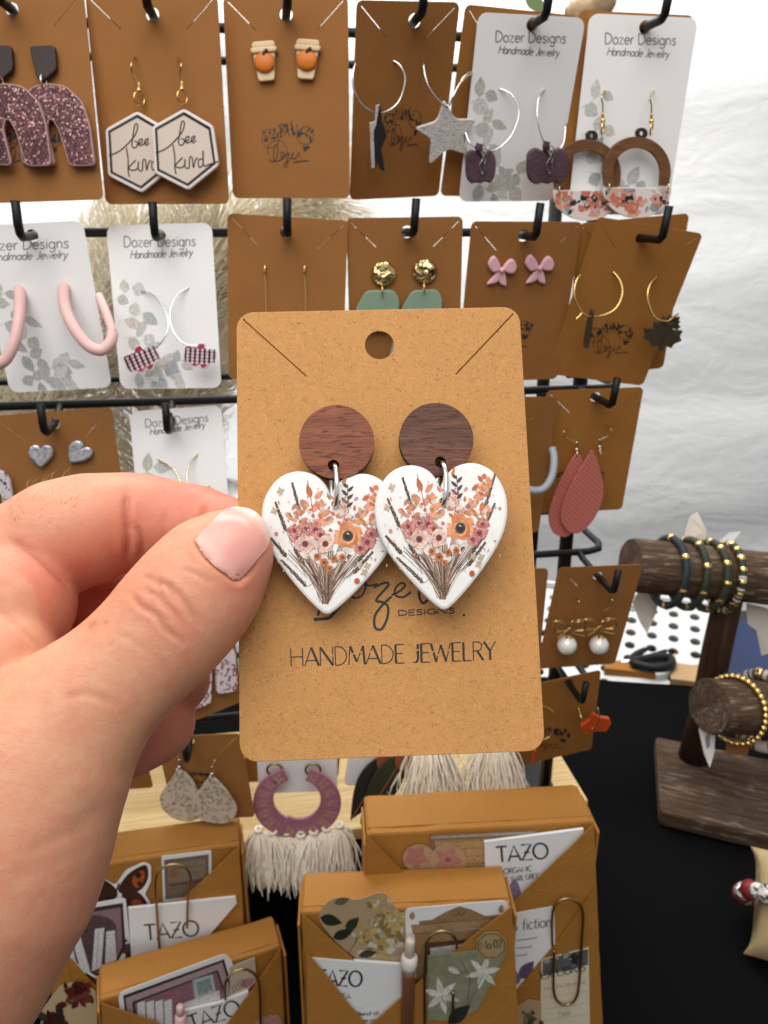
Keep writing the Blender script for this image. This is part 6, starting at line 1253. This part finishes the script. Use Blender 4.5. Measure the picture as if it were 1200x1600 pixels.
mb.prism(rpoly([(0, 0), (.26, 0), (.27, dpt), (sh, dpt)], .006, 3), .0005, SB, .002); mb.build('base_board', M['driftwood'], st, Mb)
post = Pz(1084, 1184, SB); ptop = Py(1140, 935, post[1])
mb = MB(); mb.tube([post, post + (ptop - post) * .3 + [.001, 0, 0], post + (ptop - post) * .7 - [.001, 0, 0], ptop + [0, 0, .02]], [.0145, .0135, .013, .0125], 12); mb.build('post', M['driftwood_v'], st)
def log(name, a, b, r, matn):
    L = np.linalg.norm(b - a); x = (b - a) / L; z = np.array([0, 0, 1.0]); y = np.cross(z, x); y /= np.linalg.norm(y); z = np.cross(x, y); rs = random.Random(name + str(r)); N = 26; vs = []; n_ = 24; ring = [1 + .05 * math.sin(2 * k * 6.283 / n_ + 1) + rs.uniform(-.02, .02) for k in range(n_)]
    prof = [0.0, .93, 1, 1] ; mb = MB(); ts = [0, 0, .012] + [.1 * k for k in range(1, 11)]; rr = [.001, .95, 1.0] + [1 + rs.uniform(-.025, .025) for _ in range(10)]
    for t, q in zip(ts, rr):
        for k in range(n_): an = 6.283 * k / n_; vs.append((t * L, math.cos(an) * r * q * ring[k], math.sin(an) * r * q * ring[k]))
    m = len(ts); mb.add(vs, [(j * n_ + k, j * n_ + (k + 1) % n_, (j + 1) * n_ + (k + 1) % n_, (j + 1) * n_ + k) for j in range(1, m - 1) for k in range(n_)], True); mb.add([(-.0002, v[1] * .99, v[2] * .99) for v in vs[n_:2 * n_]], [tuple(range(n_))[::-1]])
    Mx = Matrix(((x[0], y[0], z[0], a[0]), (x[1], y[1], z[1], a[1]), (x[2], y[2], z[2], a[2]), (0, 0, 0, 1))); mb.build('log_arm', matn, st, Mx); return Mx, x, y, z
d1 = (ptop - CAM) @ FWD - .010
A1, B1 = P(984, 882, d1 - .005), P(1290, 912, d1 + .02); r1 = 42 * d1 / F
LM1 = log('upper', A1, B1, r1, M['driftwood'])
d2 = d1 - .03; A2, B2 = P(1108, 1104, d2), P(1300, 1106, d2 + .06); r2 = 43 * d2 / F
LM2 = log('lower', A2, B2, r2, M['driftwood'])
M['teal_clay'] = plain('dark_teal_clay', srgb(30, 44, 50), .55, var=.2, vscale=300); M['green_clay'] = plain('dark_green_heishi', srgb(42, 52, 34), .55, var=.25, vscale=300); M['pale_clay'] = plain('pale_heishi', srgb(206, 190, 176), .6); M['grey_clay'] = plain('slate_heishi', srgb(70, 72, 78), .6)
def bracelet(label, LM, px, py, r, cols, thick, seed, golds=(), lean=.0, name='beaded_bracelet'):
    Mx, x, y, z = LM; A = np.array([Mx[0][3], Mx[1][3], Mx[2][3]]); rr = ray(px, py)
    # where the view ray passes nearest the log axis
    w0 = CAM - A; a_, b_, c_, d_, e_ = rr @ rr, rr @ x, x @ x, rr @ w0, x @ w0; s = (a_ * e_ - b_ * d_) / (a_ * c_ - b_ * b_); c = A + x * s
    R1 = r * 1.12 + thick; c = c - z * (R1 - r - thick * .9); t = thing(name, label, 'bracelet', Matrix.Translation(tuple(c - z * R1)), 'beaded bracelets on the stand'); rs = random.Random(seed)
    N = int(2 * math.pi * R1 / (.0052 if len(golds) >= 300 else .0021)); pos = []
    ex = x * math.cos(lean) + y * math.sin(lean); ey = np.cross(z, ex)
    body = MB(); 
    for k in range(N):
        an = 6.283 * k / N; rad = ey * math.cos(an) + z * math.sin(an); tan = -ey * math.sin(an) + z * math.cos(an); p = c + rad * R1
        if k in golds: g = MB(); g.sphere(p, thick * 1.15, 10, 7); g.build('gold_bead', M['gold'], t); continue
        Rm = np.stack([rad, ex, tan], 1); body.cur = cols[rs.randrange(len(cols))]
        body.lathe([(.0002, -.00095), (thick * .95, -.0009), (thick, 0), (thick * .95, .0009), (.0002, .00095)], p, 9, Rm)
    body.build('clay_beads', [M['teal_clay'], M['green_clay'], M['pale_clay'], M['grey_clay']], t, None, 'stuff'); return t, c, R1
g0 = lambda n0, st_: set(range(n0, 200, st_))
bracelet('dark teal bead bracelet, leftmost on the upper log', LM1, 1045, 880, r1, [0], .0034, 1, g0(5, 14), .06)
bracelet('dark green bead bracelet, second from left on the upper log', LM1, 1076, 885, r1, [1], .0034, 2, g0(3, 11), .05)
bracelet('dark green bracelet with large gold beads, third on the upper log', LM1, 1108, 888, r1, [1], .0034, 3, g0(2, 8), .03)
bracelet('green and cream bead bracelet, rightmost on the upper log', LM1, 1134, 892, r1, [1, 1, 2], .0034, 4, g0(1, 5), -.05)
bracelet('gold ball bracelet on the lower log', LM2, 1150, 1104, r2, [3], .0024, 5, set(range(300)), .15)
bracelet('slate and cream bead bracelet cut by the right edge', LM2, 1192, 1104, r2, [3, 3, 2, 2], .0052, 6, g0(4, 13), .1)
M['tagpaper'] = plain('cream_tag_paper', srgb(206, 196, 182), .7, bump=.1); M['tagfilm'] = plain('clear_tag_film', srgb(200, 200, 196), .25)
def tagcard(label, pts, d, m, th=.0006, print_=None):
    q = [P(x, y, d + (dd or 0)) for x, y, dd in pts]; c = np.mean(q, 0); mb = MB(); n = len(q); nn = -FWD * th; mb.add([p for p in q] + [p + nn for p in q], [tuple(range(n))[::-1], tuple(range(n, 2 * n))] + [(i, (i + 1) % n, n + (i + 1) % n, n + i) for i in range(n)])
    t = thing('paper_tag', label, 'tag', Matrix.Translation(tuple(c)), 'paper tags on the bracelets'); mb.build('tag_paper', m, t)
    if print_: q2 = [P(x, y, d - .0012) for x, y in print_]; mb = MB(); mb.add(q2, [tuple(range(len(q2)))]); mb.build('print', M['grey_ink'], t)
tagcard('cream paper tag standing above the upper log', [(1066, 848, 0), (1078, 806, .004), (1090, 800, .004), (1104, 830, 0), (1100, 852, 0)], d1 + .03, M['tagpaper'])
tagcard('clear tag sliver above the upper log', [(1124, 846, 0), (1140, 832, .003), (1158, 830, .004), (1144, 848, 0)], d1 + .03, M['tagfilm'])
tagcard('cream torn tag hanging below the upper log', [(988, 942, 0), (1000, 918, 0), (1033, 930, .003), (1022, 965, 0), (1011, 990, -.003), (1000, 972, 0)], d1 + .03, M['tagpaper'])
tagcard('white diamond tag hanging below the gold ball bracelet', [(1092, 1140, 0), (1101, 1122, 0), (1118, 1138, .002), (1116, 1175, 0), (1109, 1199, -.003), (1100, 1178, 0)], d2 + .01, M['white_clay'], print_=[(1102, 1152), (1109, 1146), (1110, 1166), (1104, 1172)])
tagcard('small brown and white tag under the lower log', [(1136, 1152, 0), (1172, 1156, 0), (1168, 1180, 0), (1134, 1178, 0)], d2 + .03, M['kraft'])
tagcard('white torn tag at the right edge above the lower log', [(1166, 942, 0), (1200, 950, 0), (1204, 1020, 0), (1190, 1024, .003), (1182, 985, 0), (1168, 975, 0)], d1 + .03, M['tagpaper'])
# ------------------------------------------------------------------ burlap pillow with a red bracelet
n = NT('burlap'); wv = n.N('TexWave'); wv.inputs['Scale'].default_value = 420; n.L(n.mapping((1, 0, 1)), wv.inputs[0]); wv2 = n.N('TexWave'); wv2.bands_direction = 'Z'; wv2.inputs['Scale'].default_value = 420; n.L(n.mapping((1, 1, 1)), wv2.inputs[0])
hh = n.math('ADD', wv.outputs['Fac'], wv2.outputs['Fac']); n.base(n.mix(n.math('MULTIPLY', hh, .5), srgb(168, 138, 92), srgb(216, 192, 144))).set(rough=.9); n.nrm(n.bump(hh, .6, .001)); M['burlap'] = n.mat
pc = P(1215, 1445, .52); 
mb = MB(); vs = []; nu, nv = 20, 14
for j in range(nv + 1):
    for i in range(nu):
        a = 6.283 * i / nu; v = j / nv * 2 - 1; sq = (abs(math.cos(a)) ** 5 + abs(math.sin(a)) ** 5) ** -.2; prof = max(1 - abs(v) ** 3.2, .0) ** .55 * .86 + .14 * (1 - abs(v)) ; rr_ = .024 * prof
        flare = 1 + .30 * abs(v) ** 5; vs.append((math.cos(a) * sq * (.023 * flare) * (1 if abs(v) < .99 else 1), math.sin(a) * sq * rr_, v * .037))
mb.add(vs, [(j * nu + i, j * nu + (i + 1) % nu, (j + 1) * nu + (i + 1) % nu, (j + 1) * nu + i) for j in range(nv) for i in range(nu)], True)
Mp = Matrix.Translation(tuple(pc)) @ Matrix.Rotation(R(-20), 4, 'Z') @ Matrix.Rotation(R(-42), 4, 'X')
zmin = min((Mp @ Vector(v))[2] for v in vs)
pil = thing('display_pillow', 'small burlap bracelet pillow at the lower right edge', 'pillow', Matrix.Translation((pc[0], pc[1], 0))); Mp = Matrix.Translation((0, 0, -zmin + .0005)) @ Mp
# keep it on the table
pc2 = Pz(1192, 1525, .004); Mp = Matrix.Translation((pc2[0] + .030 - Mp[0][3], pc2[1] + .030 - Mp[1][3], 0)) @ Mp; pil.matrix_world = Matrix.Translation((Mp[0][3], Mp[1][3], 0)); mb.build('cushion', M['burlap'], pil, Mp)
rd = NT('red_bandana'); rd.base(rd.ramp(rd.noise(150, 3, .7), [(.45, srgb(96, 8, 18)), (.62, srgb(140, 16, 28))])).set(rough=.65); rd.nrm(rd.bump(rd.noise(160, 3), .5, .003))
wb = NT('black_white_bandana'); wb.base(wb.ramp(wb.noise(230, 3, .7, None, 1.0), [(.47, srgb(18, 15, 17)), (.5, srgb(222, 216, 210))])).set(rough=.6)
rb = thing('fabric_bracelet', 'red bandana bracelet round the burlap pillow', 'bracelet', Mp); mb = MB()
for k in range(28):
    a = 6.283 * k / 28; mb = MB(); mb.sphere((math.cos(a) * .0335, math.sin(a) * .0300, .004 + .003 * math.sin(a * 2)), .0062 + .0009 * math.sin(k * 2.1), 12, 8, (1, 1, 1.1)); mb.build('fabric_bead', wb.mat if k % 3 != 1 else rd.mat, rb, Mp)
mb = MB(); mb.torus((-.0350, -.010, .004), .0035, .0010, 16, 8, 'y'); mb.build('metal_charm', M['silver'], rb, Mp)
# ------------------------------------------------------------------ things behind the table: perforated basket, scissors, carton, blue tub
bz = -.03
bench = MB(); bench.rbox(.10, 1.0, .86, 1.03, -.30, bz, .004); o = bench.build('storage_bench', plain('dark_bench', (.02, .02, .022), .7)); tag(o, 'dark storage bench behind the black table', 'bench')
M['white_plastic'] = plain('white_plastic', (.66, .66, .65), .4, bump=.05)
ba = Pz(960, 935, bz + .058); bb = Pz(1110, 955, bz + .058); bc = Pz(1175, 1085, bz + .01)
bx = (bb - ba); Lx = np.linalg.norm(bx); bx /= Lx; by_ = np.array([-bx[1], bx[0], 0]); Wd = .30
bk = thing('perforated_basket', 'white perforated plastic basket behind the bracelet stand', 'basket', Matrix.Translation(tuple(bb)))
# floor panel faces up and tips towards the table
Mk = Matrix(((bx[0], by_[0], 0, bb[0]), (bx[1], by_[1], 0, bb[1]), (0, 0, 1, bz + .058), (0, 0, 0, 1))) @ Matrix.Rotation(R(14), 4, 'X')
LX = Lx + .16; hs = []
for i in range(11):
    for j in range(8): hs.append(circle(-.020 - .026 * i, -.020 - .024 * j, .0066, 10))
mb = MB(); mb.prism(rrect(-LX, 0, -.205, 0, .008, 3), .0, .003, 0, hs); mb.build('floor_panel', M['white_plastic'], bk, Mk)
mb = MB(); mb.rbox(.0005, .006, -.205, .006, .0, .03, .001); mb.build('side_wall', M['white_plastic'], bk, Mk)
mb = MB(); mb.rbox(-LX, -.0005, .0005, .006, .0, .012, .001); mb.build('back_wall', M['white_plastic'], bk, Mk)
sc_ = thing('scissors', 'black handled scissors lying in the white basket', 'scissors', Matrix.Translation(tuple(Pz(1030, 1020, bz + .02))))
for k, (pts) in enumerate(([(990, 1028), (1008, 1018), (1045, 1008), (1052, 1016), (1030, 1024), (992, 1034)], [(992, 1034), (1020, 1028), (1046, 1028), (1048, 1040), (1025, 1044), (996, 1038)])):
    mb = MB(); mb.tube(crv([Pz(x, y, bz + .034 + .006 * k) for x, y in pts], 5, True), .0055, 8, True); mb.build('handle', M['black_metal'], sc_)
mb = MB(); mb.tube([Pz(994, 1034, bz + .034), Pz(960, 1036, bz + .03)], [.006, .002], 8); mb.build('blade', M['silver'], sc_)
def floorbox(name, label, cat, px, h, m, z0):
    q = [Pz(x, y, z0 + h) for x, y in px]; mb = MB(); mb.prism([(p[0], p[1]) for p in q], z0, z0 + h, .001); o = mb.build(name, m); tag(o, label, cat)
floorbox('cardboard_carton', 'flat brown carton at the near side of the white basket', 'carton', [(945, 1044), (1025, 1052), (1020, 1036), (945, 1030)], .03, M['kraft_dark'], bz + .004)
floorbox('tan_box', 'tan box lying in the white basket beside the scissors', 'box', [(1048, 1060), (1096, 1066), (1090, 1036), (1052, 1016)], .03, plain('tan_card', srgb(180, 146, 104), .7, var=.05), bz + .004)
floorbox('blue_tub', 'blue tub behind the post of the bracelet stand', 'tub', [(1126, 1050), (1230, 1062), (1230, 960), (1120, 975)], .04, plain('blue_plastic', srgb(16, 36, 78), .45, var=.3, vscale=20), bz + .004)
# ------------------------------------------------------------------ pampas plumes behind the rack, beads and ribbon
M['pampas'] = plain('pampas', srgb(232, 222, 196), .85, var=.12, vscale=30); M['pampas_stem'] = plain('pampas_stem', srgb(170, 150, 100), .7)
def plume(label, path, n_, Ls, seed, wid):
    rs = random.Random(seed); q = crv(path, 8); t = thing('pampas_plume', label, 'pampas grass', Matrix.Translation(tuple(q[0])), 'pampas plumes behind the rack'); mb = MB(); mb.tube(q, .0012, 6); mb.build('stem', M['pampas_stem'], t); mb = MB(); N = len(q)
    for k in range(n_):
        u = rs.random() ** .8; i = min(int(u * (N - 2)), N - 2); p = q[i]; tg = q[i + 1] - q[i]; tg /= np.linalg.norm(tg); d = np.array([rs.gauss(0, 1), rs.gauss(0, 1), rs.gauss(0, 1)]); d -= tg * (d @ tg); d /= np.linalg.norm(d); L = Ls * rs.uniform(.5, 1.1); a = p; pts = [a]
        for j in range(1, 5): s_ = j / 4; pts.append(p + tg * L * s_ * .75 + d * wid * math.sin(s_ * 1.9) * rs.uniform(.85, 1.1) + np.array([0, 0, -1]) * L * .18 * s_ * s_)
        mb.tube(pts, [.0003, .00033, .0003, .00022, .00008], 3, caps=False)
    mb.build('plume_hair', M['pampas'], t, None, 'stuff')
D_ = .56
plume('pampas plume behind the two white cards on the left', [P(60, 760, D_), P(90, 620, D_), P(160, 470, D_), P(230, 340, D_ + .02)], 2300, .075, 1, .045)
plume('pampas plume rising between the plaid card and the threader card', [P(230, 800, D_ + .03), P(255, 640, D_ + .03), P(300, 480, D_ + .02), P(345, 330, D_ + .02)], 2500, .08, 2, .05)
plume('pampas plume arching behind the second row towards the centre', [P(260, 640, D_ + .06), P(320, 480, D_ + .06), P(410, 350, D_ + .05), P(520, 305, D_ + .05)], 2000, .075, 3, .04)
plume('pampas plume at the far left behind the pink hoops', [P(-60, 820, D_ + .02), P(-20, 680, D_ + .02), P(20, 560, D_ + .02), P(40, 440, D_ + .03)], 2000, .075, 4, .045)
M['bead_wood'] = wood('bead_wood', (.42, .28, .14), (.62, .46, .28), 0, 150, .2, .5, .2)
for x, y, r_, l in ((908, 18, .012, 'front wooden bead above the rightmost white card'), (936, 2, .013, 'rear wooden bead at the top edge')):
    o = MB(); p = P(x, y, .60); o.lathe([(.003, -r_), (r_ * .6, -r_ * .8), (r_ * .95, -r_ * .3), (r_ * .95, r_ * .3), (r_ * .6, r_ * .8), (.003, r_)], (0, 0, 0), 18, np.array([[0, 0, 1], [0, 1, 0], [-1, 0, 0]])); ob = o.build('wooden_bead', M['bead_wood'], None, Matrix.Translation(tuple(p))); tag(ob, l, 'bead', 'wooden garland beads')
mb = MB(); q = leafshape(0, 0, .022, .011, -.6); mb.prism(q, 0, .0005, .0001); ob = mb.build('garland_leaf', plain('leaf_green', srgb(96, 120, 62), .5), None, Matrix.Translation(tuple(P(820, -8, .60))) @ Matrix.Rotation(R(80), 4, 'X')); tag(ob, 'small green leaf tip at the top edge', 'leaf')
n = NT('white_satin'); n.base((.78, .78, .78, 1)).set(rough=.3, sheen=.3); M['satin'] = n.mat
mb = MB(); vs = []
for j in range(9):
    for i in range(7): u, v = i / 6, j / 8; p = P(342 + 40 * u, 742 + 56 * v + 10 * u, .46 + .008 * math.sin(u * 5 + v * 2) + .004 * math.sin(v * 6)); vs.append(p)
mb.add(vs, [(j * 7 + i, j * 7 + i + 1, (j + 1) * 7 + i + 1, (j + 1) * 7 + i) for j in range(8) for i in range(6)], True); ob = mb.build('satin_ribbon', M['satin']); m_ = ob.modifiers.new('s', 'SOLIDIFY'); m_.thickness = .0006; tag(ob, 'fold of white satin ribbon between finger and held card', 'ribbon')
